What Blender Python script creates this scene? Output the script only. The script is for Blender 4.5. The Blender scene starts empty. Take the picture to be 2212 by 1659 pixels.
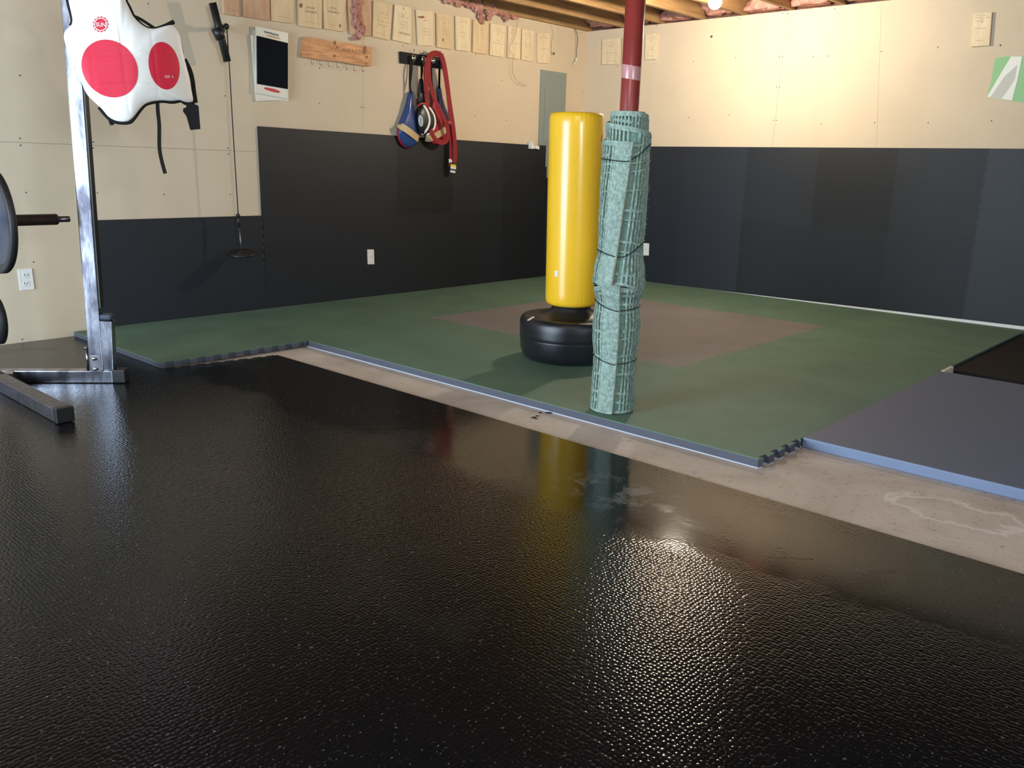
import bpy, bmesh, math, random
from mathutils import Vector, Matrix, noise
random.seed(7)
S = bpy.context.scene
C = S.collection
PI = math.pi

# ------------------------------------------------------------ camera
W, H = 2212, 1659
CAM = Vector((-6.8117, -5.3749, 1.0283))
YAW, PITCH, ROLL, FPX = 0.8315, -0.2493, 0.0259, 1859.5
WALL_TURN = 0.0071
f_ = Vector((math.sin(YAW)*math.cos(PITCH), math.cos(YAW)*math.cos(PITCH), math.sin(PITCH)))
r0 = Vector((math.cos(YAW), -math.sin(YAW), 0)); u0 = r0.cross(f_)
R_ = r0*math.cos(ROLL) + u0*math.sin(ROLL)
U_ = -r0*math.sin(ROLL) + u0*math.cos(ROLL)
cam_d = bpy.data.cameras.new('camera'); cam = bpy.data.objects.new('camera', cam_d); C.objects.link(cam)
cam_d.sensor_fit = 'HORIZONTAL'; cam_d.sensor_width = 36; cam_d.lens = 36*FPX/W
cam_d.clip_start = 0.05; cam_d.clip_end = 60
m = Matrix((R_, U_, -f_)).transposed().to_4x4(); m.translation = CAM
cam.matrix_world = m
S.camera = cam

# ------------------------------------------------------------ light
S.view_settings.view_transform = 'Standard'; S.view_settings.look = 'None'
S.view_settings.gamma = 1; S.view_settings.use_curve_mapping = False
S.view_settings.exposure = 0.16
wd = bpy.data.worlds.new('World'); S.world = wd; wd.use_nodes = True
wd.node_tree.nodes['Background'].inputs[0].default_value = (0.6, 0.75, 1, 1)
wd.node_tree.nodes['Background'].inputs[1].default_value = 0.6

def area(name, loc, direction, sx, sy, power, col):
    d = bpy.data.lights.new(name, 'AREA'); d.shape = 'RECTANGLE'; d.size = sx; d.size_y = sy
    d.energy = power; d.color = col
    o = bpy.data.objects.new(name, d); C.objects.link(o); o.location = loc
    o.rotation_euler = Vector(direction).to_track_quat('-Z', 'Y').to_euler()
    return o
# daylight through the open patio door in the left wall and a window behind the camera
area('door_daylight', (-9.33, -1.95, 1.05), (1, 0, 0), 2.3, 2.0, 340, (0.66, 0.83, 1.0))
area('window_daylight', (-7.0, -8.33, 1.65), (0, 1, 0), 1.4, 0.8, 150, (0.66, 0.84, 1.0))
BULBS = [((-1.17, -2.035, 2.15), 1300.0), ((-5.3, -4.1, 2.155), 420.0)]
BULB_COL = (1.0, 0.86, 0.65)

# ------------------------------------------------------------ pixel helpers
def ray(x, y): return f_ + R_*((x-W/2)/FPX) - U_*((y-H/2)/FPX)
NA = Vector((-math.sin(WALL_TURN), math.cos(WALL_TURN), 0)); TA = Vector((math.cos(WALL_TURN), math.sin(WALL_TURN), 0))
def hit_plane(x, y, P0, N):
    d = ray(x, y); return CAM + d*((P0-CAM).dot(N)/d.dot(N))
def FL(x, y, z=0.0): return hit_plane(x, y, Vector((0, 0, z)), Vector((0, 0, 1)))
def WA(x, y, n=0.0): return hit_plane(x, y, -NA*n, NA)           # back wall, n metres into the room
def WB(x, y, n=0.0): return hit_plane(x, y, Vector((-n, 0, 0)), Vector((1, 0, 0)))
WN = {WA: -NA, WB: Vector((-1, 0, 0))}
Z = Vector((0, 0, 1))

# ------------------------------------------------------------ materials
def lin(c): return tuple(((v/255)/12.92 if v/255 <= .04045 else ((v/255+.055)/1.055)**2.4) for v in c)
def mat(name, col, rough=.6, metal=0, spec=.5, var=0, vscale=8, bump=0, bscale=60, col2=None, stretch=None, coat=0, detail=4, sheen=0):
    m = bpy.data.materials.new(name); m.use_nodes = True; nt = m.node_tree; n = nt.nodes; l = nt.links
    b = n['Principled BSDF']
    b.inputs['Base Color'].default_value = (*col, 1); b.inputs['Roughness'].default_value = rough
    b.inputs['Metallic'].default_value = metal; b.inputs['Specular IOR Level'].default_value = spec
    b.inputs['Coat Weight'].default_value = coat; b.inputs['Coat Roughness'].default_value = .15
    tc = n.new('ShaderNodeTexCoord'); mp = n.new('ShaderNodeMapping'); l.new(tc.outputs['Object'], mp.inputs[0])
    if stretch: mp.inputs['Scale'].default_value = stretch
    if var or col2:
        t = n.new('ShaderNodeTexNoise'); t.inputs['Scale'].default_value = vscale; t.inputs['Detail'].default_value = detail
        t.inputs['Roughness'].default_value = .65
        l.new(mp.outputs[0], t.inputs['Vector'])
        cr = n.new('ShaderNodeValToRGB'); e = cr.color_ramp.elements
        e[0].position = .35; e[1].position = .68
        c2 = col2 or tuple(v*(1-var) for v in col)
        e[0].color = (*c2, 1); e[1].color = (*col, 1)
        l.new(t.outputs[0], cr.inputs[0]); l.new(cr.outputs[0], b.inputs['Base Color'])
    if bump:
        t2 = n.new('ShaderNodeTexNoise'); t2.inputs['Scale'].default_value = bscale; t2.inputs['Detail'].default_value = 3
        l.new(mp.outputs[0], t2.inputs['Vector'])
        bp = n.new('ShaderNodeBump'); bp.inputs['Strength'].default_value = min(1, bump); bp.inputs['Distance'].default_value = .002*max(1, bump)
        l.new(t2.outputs[0], bp.inputs['Height']); l.new(bp.outputs[0], b.inputs['Normal'])
    return m

M = {}
M['drywall'] = mat('drywall_paper', (.65, .535, .39), .85, spec=.25, var=.06, vscale=2.2, bump=.15, bscale=220)
M['seam'] = mat('drywall_joint', (.34, .29, .22), .9)
M['screw'] = mat('screw_dark', (.10, .085, .07), .6)
M['pad'] = mat('black_foam', (.0125, .013, .0145), .52, spec=.38, bump=.5, bscale=420)
def per_tile(m, c0, c1, r0_, r1_):
    nt = m.node_tree; n = nt.nodes; l = nt.links; b = n['Principled BSDF']; oi = n.new('ShaderNodeObjectInfo')
    mx = n.new('ShaderNodeMixRGB'); mx.inputs[1].default_value = (*c0, 1); mx.inputs[2].default_value = (*c1, 1); l.new(oi.outputs['Random'], mx.inputs[0]); l.new(mx.outputs[0], b.inputs['Base Color'])
    mr = n.new('ShaderNodeMapRange'); mr.inputs['To Min'].default_value = r0_; mr.inputs['To Max'].default_value = r1_; l.new(oi.outputs['Random'], mr.inputs['Value']); l.new(mr.outputs[0], b.inputs['Roughness'])
per_tile(M['pad'], (.0065, .007, .0085), (.019, .0225, .030), .52, .38)  # tiles vary at random; bluer end has daylight sheen put into it
M['green'] = mat('green_foam', (.118, .200, .140), .62, spec=.35, var=.22, vscale=2.6, bump=.7, bscale=330)
M['purple'] = mat('mauve_foam', (.20, .182, .178), .62, spec=.35, var=.15, vscale=2.6, bump=.7, bscale=330)
M['foam_side'] = mat('charcoal_foam_side', (.075, .08, .105), .7, var=.1)
M['foam_under'] = mat('pale_foam_underside', (.45, .48, .55), .7)
M['greypad'] = mat('slate_vinyl_pad', (.12, .14, .205), .55, spec=.4, var=.06, vscale=30, bump=.5, bscale=600)
M['greyside'] = mat('daylit_vinyl_side', (.17, .22, .34), .5, var=.05)  # bluer, lighter version of the pad colour, with the daylight painted in
M['darkmat'] = mat('dark_rubber_mat', (.016, .013, .012), .7, spec=.2, var=.1)
M['chrome'] = mat('worn_chrome', (.50, .52, .58), .24, metal=1, col2=(.13, .125, .16), vscale=14, stretch=(1, 1, .35), detail=6, bump=.3, bscale=30)
M['dullsteel'] = mat('dull_steel', (.22, .21, .23), .42, metal=1, var=.4, vscale=20)
M['blackplastic'] = mat('black_plastic', (.012, .012, .013), .4)
M['blackcloth'] = mat('black_webbing', (.012, .011, .011), .85, spec=.2, bump=.5, bscale=700)
M['whitevinyl'] = mat('white_vinyl', (.92, .905, .87), .42, spec=.4, var=.03, vscale=5, bump=.2, bscale=25)
M['redprint'] = mat('red_print', (.78, .016, .06), .45, var=.12, vscale=160, bump=.4, bscale=400)
M['whiteprint'] = mat('white_print', (.85, .8, .8), .5)
M['yellow'] = mat('yellow_vinyl', (.98, .56, .022), .3, spec=.5, var=.06, vscale=4, bump=.12, bscale=14, coat=.25)
M['bagbase'] = mat('black_tank_plastic', (.012, .013, .016), .27, spec=.5, bump=.35, bscale=500)
M['redsteel'] = mat('red_painted_steel', (.24, .032, .028), .35, spec=.5, var=.15, vscale=12)
M['tape'] = mat('clear_tape', (.45, .22, .22), .25)
M['mesh'] = mat('green_rubber_mesh', (.34, .47, .40), .5, spec=.5, var=.5, vscale=70, bump=1.6, bscale=240)
M['meshdark'] = mat('green_rubber_mesh_shadowed_core', (.17, .30, .24), .65, var=.4, vscale=90)  # darker copy of the mesh green, slot shadow painted into it
M['meshedge'] = mat('tan_cut_edge', (.27, .20, .13), .7)
M['blackcord'] = mat('black_cord', (.008, .008, .008), .6)
M['joist'] = mat('spruce_joist', (.46, .285, .13), .75, spec=.25, col2=(.28, .155, .07), vscale=5, stretch=(.5, 6, 6), detail=6)
M['subfloor'] = mat('strand_board_subfloor', (.20, .095, .065), .9, col2=(.09, .04, .03), vscale=16)
M['insul'] = mat('pink_fibreglass', (.60, .32, .27), .95, spec=.1, col2=(.36, .16, .12), vscale=14, bump=1.5, bscale=60)
M['pine'] = mat('pine_board', (.74, .57, .36), .6, spec=.3, col2=(.62, .45, .26), vscale=6, stretch=(5, 5, .8), detail=6)
M['pine_pale'] = mat('pale_pine_board', (.80, .67, .46), .6, spec=.3, col2=(.70, .55, .35), vscale=6, stretch=(5, 5, .8), detail=6)
M['pine_red'] = mat('reddish_pine_board', (.62, .40, .25), .6, spec=.3, col2=(.50, .29, .17), vscale=6, stretch=(5, 5, .8), detail=6)
M['plank'] = mat('knotty_hook_plank', (.74, .36, .16), .55, spec=.35, col2=(.42, .19, .08), vscale=9, stretch=(1, 4, 5), detail=8)
M['ink'] = mat('pen_ink', (.17, .12, .08), .8)
M['inkfaint'] = mat('faded_pen_ink', (.40, .29, .18), .8)
M['burn'] = mat('wood_burnt_letters', (.27, .11, .045), .7)
M['whiteplastic'] = mat('white_plastic', (.74, .71, .62), .35)
M['redplastic'] = mat('red_plastic', (.55, .02, .05), .4)
M['navy'] = mat('dark_navy_foam', (.006, .007, .011), .9, spec=.1)
M['panelgrey'] = mat('grey_enamel', (.235, .27, .25), .5, metal=0)
M['bluevinyl'] = mat('blue_vinyl', (.025, .06, .21), .3, bump=.3, bscale=60, coat=.2)
M['tan'] = mat('tan_tape', (.55, .40, .22), .6)
M['redfabric'] = mat('red_cotton', (.25, .007, .014), .75, bump=.4, bscale=500)
M['redvinyl'] = mat('red_vinyl', (.40, .02, .03), .35)
M['white'] = mat('white_fabric', (.78, .78, .76), .6)
M['yellowtape'] = mat('yellow_tape', (.75, .62, .05), .6)
M['silver'] = mat('polished_metal', (.8, .8, .8), .15, metal=1)
M['outlet'] = mat('outlet_white', (.80, .78, .74), .35)
M['slot'] = mat('dark_slot', (.02, .02, .02), .6)
M['papergreen'] = mat('green_paper', (.30, .55, .28), .8)
M['paperwhite'] = mat('white_paper', (.82, .82, .76), .8)
M['papergrey'] = mat('grey_print', (.55, .56, .50), .8)
M['rubberblue'] = mat('blue_grey_rubber', (.035, .045, .07), .5, var=.2)
M['rubberblack'] = mat('black_rubber', (.012, .012, .014), .55)
M['letter'] = mat('raised_pale_letters', (.35, .42, .52), .5)
M['stripwhite'] = mat('daylit_wall_white', (.8, .8, .76), .5)
M['frame'] = mat('white_door_frame', (.7, .7, .68), .5)
M['cream'] = mat('cream_cable', (.72, .62, .42), .5)
M['wiregrey'] = mat('thin_wire', (.30, .24, .15), .5)

# concrete
def concrete():
    m = mat('concrete_slab', (.50, .42, .36), .8, spec=.3, bump=.3, bscale=90)
    nt = m.node_tree; n = nt.nodes; l = nt.links; b = n['Principled BSDF']; tc = n['Texture Coordinate']
    def nz(s, d, r=.6):
        t = n.new('ShaderNodeTexNoise'); t.inputs['Scale'].default_value = s; t.inputs['Detail'].default_value = d; t.inputs['Roughness'].default_value = r
        t.inputs['Distortion'].default_value = .6; l.new(tc.outputs['Object'], t.inputs['Vector']); return t
    a = nz(2.3, 8); r1 = n.new('ShaderNodeValToRGB'); e = r1.color_ramp.elements
    e[0].position = .32; e[0].color = (.40, .325, .27, 1); e[1].position = .62; e[1].color = (.56, .475, .41, 1)
    e2 = e.new(.76); e2.color = (.64, .59, .55, 1)
    l.new(a.outputs[0], r1.inputs[0])
    c = nz(45, 2); r2 = n.new('ShaderNodeValToRGB'); r2.color_ramp.elements[0].position = .27; r2.color_ramp.elements[0].color = (.45, .4, .36, 1)
    r2.color_ramp.elements[1].position = .40; r2.color_ramp.elements[1].color = (1, 1, 1, 1)
    l.new(c.outputs[0], r2.inputs[0])
    mx = n.new('ShaderNodeMixRGB'); mx.blend_type = 'MULTIPLY'; mx.inputs[0].default_value = .6
    l.new(r1.outputs[0], mx.inputs[1]); l.new(r2.outputs[0], mx.inputs[2]); # pale tide mark left by a dried puddle
    c = FL(2060, 1108, -.04); sp = n.new('ShaderNodeSeparateXYZ'); l.new(tc.outputs['Object'], sp.inputs[0])
    def mt(op, a, bb=None):
        k = n.new('ShaderNodeMath'); k.operation = op
        for i, v_ in enumerate((a, bb)):
            if v_ is None: continue
            if isinstance(v_, (int, float)): k.inputs[i].default_value = v_
            else: l.new(v_, k.inputs[i])
        return k.outputs[0]
    ex = mt('DIVIDE', mt('SUBTRACT', sp.outputs[0], c.x), .11); ey = mt('DIVIDE', mt('SUBTRACT', sp.outputs[1], c.y), .20)
    rr = mt('ADD', mt('SQRT', mt('ADD', mt('MULTIPLY', ex, ex), mt('MULTIPLY', ey, ey))), mt('MULTIPLY', mt('SUBTRACT', nz(9, 4).outputs[0], .5), 1.3))
    band = mt('SUBTRACT', 1.0, mt('MINIMUM', 1.0, mt('DIVIDE', mt('ABSOLUTE', mt('SUBTRACT', rr, 1.0)), .16)))
    m3 = n.new('ShaderNodeMixRGB'); m3.inputs[2].default_value = (.74, .69, .66, 1); l.new(mx.outputs[0], m3.inputs[1]); l.new(mt('MULTIPLY', band, .6), m3.inputs[0])
    l.new(m3.outputs[0], b.inputs['Base Color'])
    return m
M['concrete'] = concrete()

# pebbled black rubber: domed pebbles, worn nearly flat on the row of tiles by the concrete strip
def rubber():
    m = bpy.data.materials.new('pebbled_black_rubber'); m.use_nodes = True; nt = m.node_tree; n = nt.nodes; l = nt.links
    b = n['Principled BSDF']; b.inputs['Specular IOR Level'].default_value = .20
    tc = n.new('ShaderNodeTexCoord'); P = tc.outputs['Object']
    def math_(op, a, bb=None, c=None):
        k = n.new('ShaderNodeMath'); k.operation = op
        for i, v in enumerate((a, bb, c)):
            if v is None: continue
            if isinstance(v, (int, float)): k.inputs[i].default_value = v
            else: l.new(v, k.inputs[i])
        return k.outputs[0]
    def noise_(s, d, r=.6, dist=0):
        t = n.new('ShaderNodeTexNoise'); t.inputs['Scale'].default_value = s; t.inputs['Detail'].default_value = d
        t.inputs['Roughness'].default_value = r; t.inputs['Distortion'].default_value = dist; l.new(P, t.inputs['Vector']); return t.outputs[0]
    sep = n.new('ShaderNodeSeparateXYZ'); l.new(P, sep.inputs[0]); X, Y = sep.outputs[0], sep.outputs[1]
    v = n.new('ShaderNodeTexVoronoi'); v.feature = 'SMOOTH_F1'; v.inputs['Scale'].default_value = 88; v.inputs['Smoothness'].default_value = .08
    v.inputs['Randomness'].default_value = .5
    l.new(P, v.inputs['Vector'])
    dome = math_('SUBTRACT', 1.0, math_('POWER', v.outputs[0], 2.0))
    # worn zone: column of tiles nearest the strip (x > -4.86)
    nz = noise_(3.5, 4)
    wx = math_('ADD', X, math_('MULTIPLY', math_('SUBTRACT', nz, .5), .3))
    worn = n.new('ShaderNodeMapRange'); worn.inputs['From Min'].default_value = -4.85; worn.inputs['From Max'].default_value = -4.71
    l.new(wx, worn.inputs['Value'])
    far = n.new('ShaderNodeMapRange'); far.inputs['From Min'].default_value = -2.2; far.inputs['From Max'].default_value = -1.7; l.new(Y, far.inputs['Value'])
    wornv = worn.outputs[0]
    patch = n.new('ShaderNodeMapRange'); patch.inputs['From Min'].default_value = .60; patch.inputs['From Max'].default_value = .66; l.new(noise_(5.5, 5, .65, .5), patch.inputs['Value'])
    keep = math_('MULTIPLY', wornv, math_('SUBTRACT', 1.0, math_('MULTIPLY', patch.outputs[0], .10)))
    amp = math_('SUBTRACT', 1.0, math_('MULTIPLY', keep, .93))
    amp = math_('MULTIPLY', amp, math_('ADD', .55, math_('MULTIPLY', noise_(1.6, 3), .8)))
    bp = n.new('ShaderNodeBump'); bp.inputs['Distance'].default_value = .00115; bp.inputs['Strength'].default_value = 1
    edge = n.new('ShaderNodeMapRange'); edge.inputs['From Min'].default_value = -4.40; edge.inputs['From Max'].default_value = -4.27; l.new(wx, edge.inputs['Value'])
    near = n.new('ShaderNodeMapRange'); near.inputs['From Min'].default_value = -3.3; near.inputs['From Max'].default_value = -3.7; l.new(Y, near.inputs['Value'])
    amp = math_('ADD', amp, math_('MULTIPLY', math_('MULTIPLY', edge.outputs[0], near.outputs[0]), .4))
    hgt = math_('MULTIPLY', dome, amp)
    hgt = math_('ADD', hgt, math_('MULTIPLY', noise_(260, 2), .012))
    l.new(hgt, bp.inputs['Height']); l.new(bp.outputs[0], b.inputs['Normal'])
    # roughness: satin, glossier where worn smooth, dull where dusty
    dust = n.new('ShaderNodeMapRange'); dust.inputs['From Min'].default_value = .57; dust.inputs['From Max'].default_value = .72; l.new(noise_(2.2, 6, .65, .6), dust.inputs['Value'])
    rg = math_('ADD', .105, math_('MULTIPLY', dust.outputs[0], .13)); l.new(rg, b.inputs['Roughness'])
    col = n.new('ShaderNodeMixRGB'); col.inputs[1].default_value = (.0055, .0055, .006, 1); col.inputs[2].default_value = (.010, .010, .010, 1)
    l.new(dust.outputs[0], col.inputs[0])
    sc = n.new('ShaderNodeMapRange'); sc.inputs['From Min'].default_value = .70; sc.inputs['From Max'].default_value = .76; l.new(noise_(140, 1), sc.inputs['Value'])
    col2 = n.new('ShaderNodeMixRGB'); col2.inputs[2].default_value = (.12, .12, .11, 1); l.new(col.outputs[0], col2.inputs[1]); l.new(sc.outputs[0], col2.inputs[0])
    # dusty scuffed patch on the worn tiles in front of the column
    dc = FL(1345, 1068, -.03)
    ex = math_('DIVIDE', math_('SUBTRACT', X, dc.x), .14); ey = math_('DIVIDE', math_('SUBTRACT', Y, dc.y), .26)
    rr = math_('SQRT', math_('ADD', math_('MULTIPLY', ex, ex), math_('MULTIPLY', ey, ey)))
    near_ = n.new('ShaderNodeMapRange'); near_.inputs['From Min'].default_value = 1.3; near_.inputs['From Max'].default_value = .4; l.new(rr, near_.inputs['Value'])
    pn = n.new('ShaderNodeMapRange'); pn.inputs['From Min'].default_value = .50; pn.inputs['From Max'].default_value = .58; l.new(noise_(11, 6, .7, .4), pn.inputs['Value'])
    pm = math_('MULTIPLY', near_.outputs[0], pn.outputs[0])
    col3 = n.new('ShaderNodeMixRGB'); col3.inputs[2].default_value = (.085, .08, .078, 1); l.new(col2.outputs[0], col3.inputs[1]); l.new(pm, col3.inputs[0])
    l.new(col3.outputs[0], b.inputs['Base Color'])
    return m
M['rubber'] = rubber()

def glow(name, col, s):
    m = bpy.data.materials.new(name); m.use_nodes = True; n = m.node_tree.nodes; l = m.node_tree.links
    n.remove(n['Principled BSDF']); e = n.new('ShaderNodeEmission'); e.inputs[0].default_value = (*col, 1); e.inputs[1].default_value = s
    l.new(e.outputs[0], n['Material Output'].inputs[0]); return m

# ------------------------------------------------------------ object helpers
def obj(name, bm_or_me, mats, parent=None, smooth=False, recalc=True):
    if isinstance(bm_or_me, bmesh.types.BMesh):
        if recalc: bmesh.ops.recalc_face_normals(bm_or_me, faces=bm_or_me.faces)
        me = bpy.data.meshes.new(name); bm_or_me.to_mesh(me); bm_or_me.free()
    else: me = bm_or_me
    if not isinstance(mats, (list, tuple)): mats = [mats]
    for x in mats: me.materials.append(x)
    if smooth: me.shade_smooth()
    o = bpy.data.objects.new(name, me); C.objects.link(o)
    if parent is not None:
        o.parent = parent; o.matrix_parent_inverse = Matrix.Translation(parent.location).inverted() if parent.type == 'EMPTY' else Matrix()
    return o
def tag(o, label, cat, group=None):
    o['label'] = label; o['category'] = cat
    if group: o['group'] = group
    return o
def thing(name, label, cat, loc, group=None):
    o = bpy.data.objects.new(name, None); C.objects.link(o); o.location = loc; o.empty_display_size = .05
    return tag(o, label, cat, group)
def struct(o): o['kind'] = 'structure'; return o

def box(bm, lo, hi, mi=0, M4=None, bevel=0):
    vs = [bm.verts.new((x, y, z)) for x in (lo[0], hi[0]) for y in (lo[1], hi[1]) for z in (lo[2], hi[2])]
    fs = [bm.faces.new([vs[i] for i in q]) for q in ((0, 1, 3, 2), (4, 6, 7, 5), (0, 4, 5, 1), (2, 3, 7, 6), (0, 2, 6, 4), (1, 5, 7, 3))]
    for f in fs: f.material_index = mi
    if bevel: 
        r = bmesh.ops.bevel(bm, geom=list({e for f in fs for e in f.edges}), offset=bevel, segments=2, affect='EDGES', profile=.5)
        vs = list({v for f in r['faces'] for v in f.verts} | {v for v in vs if v.is_valid})
    if M4 is not None: bmesh.ops.transform(bm, matrix=M4, verts=[v for v in vs if v.is_valid])
    return vs
def prism(bm, front, back, mi=0, mside=None):
    a = [bm.verts.new(p) for p in front]; b = [bm.verts.new(p) for p in back]; n = len(a)
    f1 = bm.faces.new(a); f2 = bm.faces.new(b[::-1]); f1.material_index = mi; f2.material_index = mi
    for i in range(n):
        f = bm.faces.new((a[i], b[i], b[(i+1) % n], a[(i+1) % n])); f.material_index = mi if mside is None else mside
    return a+b
def tube(bm, pts, rad, seg=8, closed=False, mi=0, cap=True):
    pts = [Vector(p) for p in pts]; n = len(pts); rings = []
    up = None
    for i, p in enumerate(pts):
        if closed: t = (pts[(i+1) % n]-pts[i-1])
        else: t = pts[min(i+1, n-1)]-pts[max(i-1, 0)]
        t.normalize()
        if up is None: up = Vector((0, 0, 1)) if abs(t.z) < .9 else Vector((1, 0, 0))
        a = up - t*up.dot(t)
        if a.length < 1e-5: a = t.orthogonal()
        a.normalize(); up = a; b = t.cross(a)
        rr = rad[i] if isinstance(rad, (list, tuple)) else rad
        rings.append([bm.verts.new(p+(a*math.cos(k*2*PI/seg)+b*math.sin(k*2*PI/seg))*rr) for k in range(seg)])
    for i in range(n if closed else n-1):
        A, B = rings[i], rings[(i+1) % n]
        for k in range(seg):
            f = bm.faces.new((A[k], A[(k+1) % seg], B[(k+1) % seg], B[k])); f.material_index = mi; f.smooth = True
    if cap and not closed:
        bm.faces.new(rings[0][::-1]).material_index = mi; bm.faces.new(rings[-1]).material_index = mi
def lathe(bm, prof, c, axis=Z, seg=48, mi=0):
    c = Vector(c); axis = axis.normalized(); a = axis.orthogonal().normalized(); b = axis.cross(a); rings = []
    for (r, h) in prof:
        if r < 1e-6: rings.append([bm.verts.new(c+axis*h)])
        else: rings.append([bm.verts.new(c+axis*h+(a*math.cos(k*2*PI/seg)+b*math.sin(k*2*PI/seg))*r) for k in range(seg)])
    for A, B in zip(rings, rings[1:]):
        for k in range(seg):
            q = [A[k % len(A)], A[(k+1) % len(A)], B[(k+1) % len(B)], B[k % len(B)]]
            u = []
            for v in q:
                if v not in u: u.append(v)
            if len(u) > 2:
                f = bm.faces.new(u); f.material_index = mi; f.smooth = True
def bez(pts, n=8):
    pts = [Vector(p) for p in pts]; out = []
    for i in range(len(pts)-1):
        p0 = pts[max(i-1, 0)]; p1 = pts[i]; p2 = pts[i+1]; p3 = pts[min(i+2, len(pts)-1)]
        for k in range(n):
            t = k/n
            out.append(.5*((2*p1)+(p2-p0)*t+(2*p0-5*p1+4*p2-p3)*t*t+(3*p1-p0-3*p2+p3)*t**3))
    out.append(pts[-1]); return out
def ribbon(bm, pts, width, thick, normal, mi=0):
    """flat strap along pts, faces 'normal'"""
    pts = [Vector(p) for p in pts]; n = len(pts); rings = []
    for i, p in enumerate(pts):
        t = (pts[min(i+1, n-1)]-pts[max(i-1, 0)]).normalized()
        nn = normal[i] if isinstance(normal, list) else normal
        s = t.cross(nn).normalized(); w = width[i] if isinstance(width, (list, tuple)) else width
        nn = s.cross(t).normalized()
        rings.append([bm.verts.new(p+s*w/2*a+nn*thick/2*b) for a, b in ((-1, -1), (1, -1), (1, 1), (-1, 1))])
    for A, B in zip(rings, rings[1:]):
        for k in range(4):
            bm.faces.new((A[k], A[(k+1) % 4], B[(k+1) % 4], B[k])).material_index = mi
    bm.faces.new(rings[0][::-1]).material_index = mi; bm.faces.new(rings[-1]).material_index = mi
def wall_slab(bm, quad, n0, n1, fn=WA, mi=0, mside=None):
    """quad of photo corners -> slab standing n0..n1 metres off the wall"""
    fr = [fn(x, y, n1) for x, y in quad]; back = [p-WN[fn]*(n1-n0) for p in fr]
    return prism(bm, fr, back, mi, mside)
def text_mesh(s, bold=0):
    cu = bpy.data.curves.new('t', 'FONT'); cu.body = s; cu.align_x = 'CENTER'; cu.align_y = 'CENTER'; cu.size = 1; cu.offset = bold; cu.resolution_u = 3
    o = bpy.data.objects.new('t', cu); C.objects.link(o)
    dg = bpy.context.evaluated_depsgraph_get(); me = bpy.data.meshes.new_from_object(o.evaluated_get(dg))
    bpy.data.objects.remove(o); bpy.data.curves.remove(cu)
    vs = [v.co.copy() for v in me.vertices]; fs = [list(p.vertices) for p in me.polygons]; bpy.data.meshes.remove(me)
    xs = [v.x for v in vs]; ys = [v.y for v in vs]
    w = max(xs)-min(xs); h = max(ys)-min(ys); cx = (max(xs)+min(xs))/2; cy = (max(ys)+min(ys))/2
    return [((v.x-cx)/w, (v.y-cy)/h) for v in vs], fs        # centred, unit size
def add_text(bm, s, fn, bold=0, mi=0):
    """fn(u, v) maps u,v in -.5...5 to world"""
    vs, fs = text_mesh(s, bold); bv = [bm.verts.new(fn(u, v)) for u, v in vs]
    for f in fs:
        try: bm.faces.new([bv[i] for i in f]).material_index = mi
        except ValueError: pass

# ================================================================ SETTING
CEIL = 2.257; SLAB = -.04
bm = bmesh.new(); box(bm, (-9.5, -8.5, -.2), (.2, .2, SLAB)); struct(obj('floor', bm, M['concrete']))
# back wall (with the boards), turned a hair
bm = bmesh.new()
c = [Vector((-9.5, 0, 0)), Vector((.1, 0, 0))]
def wpt(t, z, n=0): return TA*t + Vector((0, 0, z)) - NA*n
front = [wpt(-9.5, SLAB), wpt(.1, SLAB), wpt(.1, CEIL+.012), wpt(-9.5, CEIL+.012)]
prism(bm, front, [p+NA*.12 for p in front])
wall_back = struct(obj('wall_back', bm, M['drywall']))
bm = bmesh.new(); box(bm, (0, -8.5, SLAB), (.12, .05, CEIL)); wall_right = struct(obj('wall_right', bm, M['drywall']))
bm = bmesh.new()     # left wall with the door opening
box(bm, (-9.52, -8.5, SLAB), (-9.4, -3.15, 2.5)); box(bm, (-9.52, -.75, SLAB), (-9.4, .2, 2.5)); box(bm, (-9.52, -3.15, 2.1), (-9.4, -.75, 2.5))
struct(obj('wall_left', bm, M['drywall']))
bm = bmesh.new()     # wall behind the camera with a window opening
box(bm, (-9.5, -8.52, SLAB), (.1, -8.4, 1.2)); box(bm, (-9.5, -8.52, 2.1), (.1, -8.4, 2.5))
box(bm, (-9.5, -8.52, 1.2), (-7.75, -8.4, 2.1)); box(bm, (-6.25, -8.52, 1.2), (.1, -8.4, 2.1))
struct(obj('wall_front', bm, M['drywall']))
bm = bmesh.new()
for lo, hi in (((-9.5, -3.2, SLAB), (-9.36, -3.1, 2.15)), ((-9.5, -.8, SLAB), (-9.36, -.7, 2.15)), ((-9.5, -3.2, 2.08), (-9.36, -.7, 2.16))): box(bm, lo, hi)
struct(obj('door_1', bm, M['frame']))
bm = bmesh.new()
for lo, hi in (((-7.8, -8.5, 1.15), (-7.72, -8.36, 2.15)), ((-6.28, -8.5, 1.15), (-6.2, -8.36, 2.15)), ((-7.8, -8.5, 2.07), (-6.2, -8.36, 2.15)), ((-7.8, -8.5, 1.15), (-6.2, -8.36, 1.22))): box(bm, lo, hi)
struct(obj('window_1', bm, M['frame']))
bm = bmesh.new(); box(bm, (-9.5, -8.5, CEIL+.235), (.2, .2, CEIL+.26)); struct(obj('ceiling', bm, M['subfloor']))
# rim boards closing the joist bays above both walls
bm = bmesh.new(); box(bm, (.03, -8.5, CEIL), (.1, .05, CEIL+.235)); struct(obj('trim_1', bm, M['subfloor']))
bm = bmesh.new(); box(bm, (-9.5, .035, CEIL+.012), (.1, .1, CEIL+.235)); struct(obj('trim_2', bm, M['subfloor']))
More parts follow.
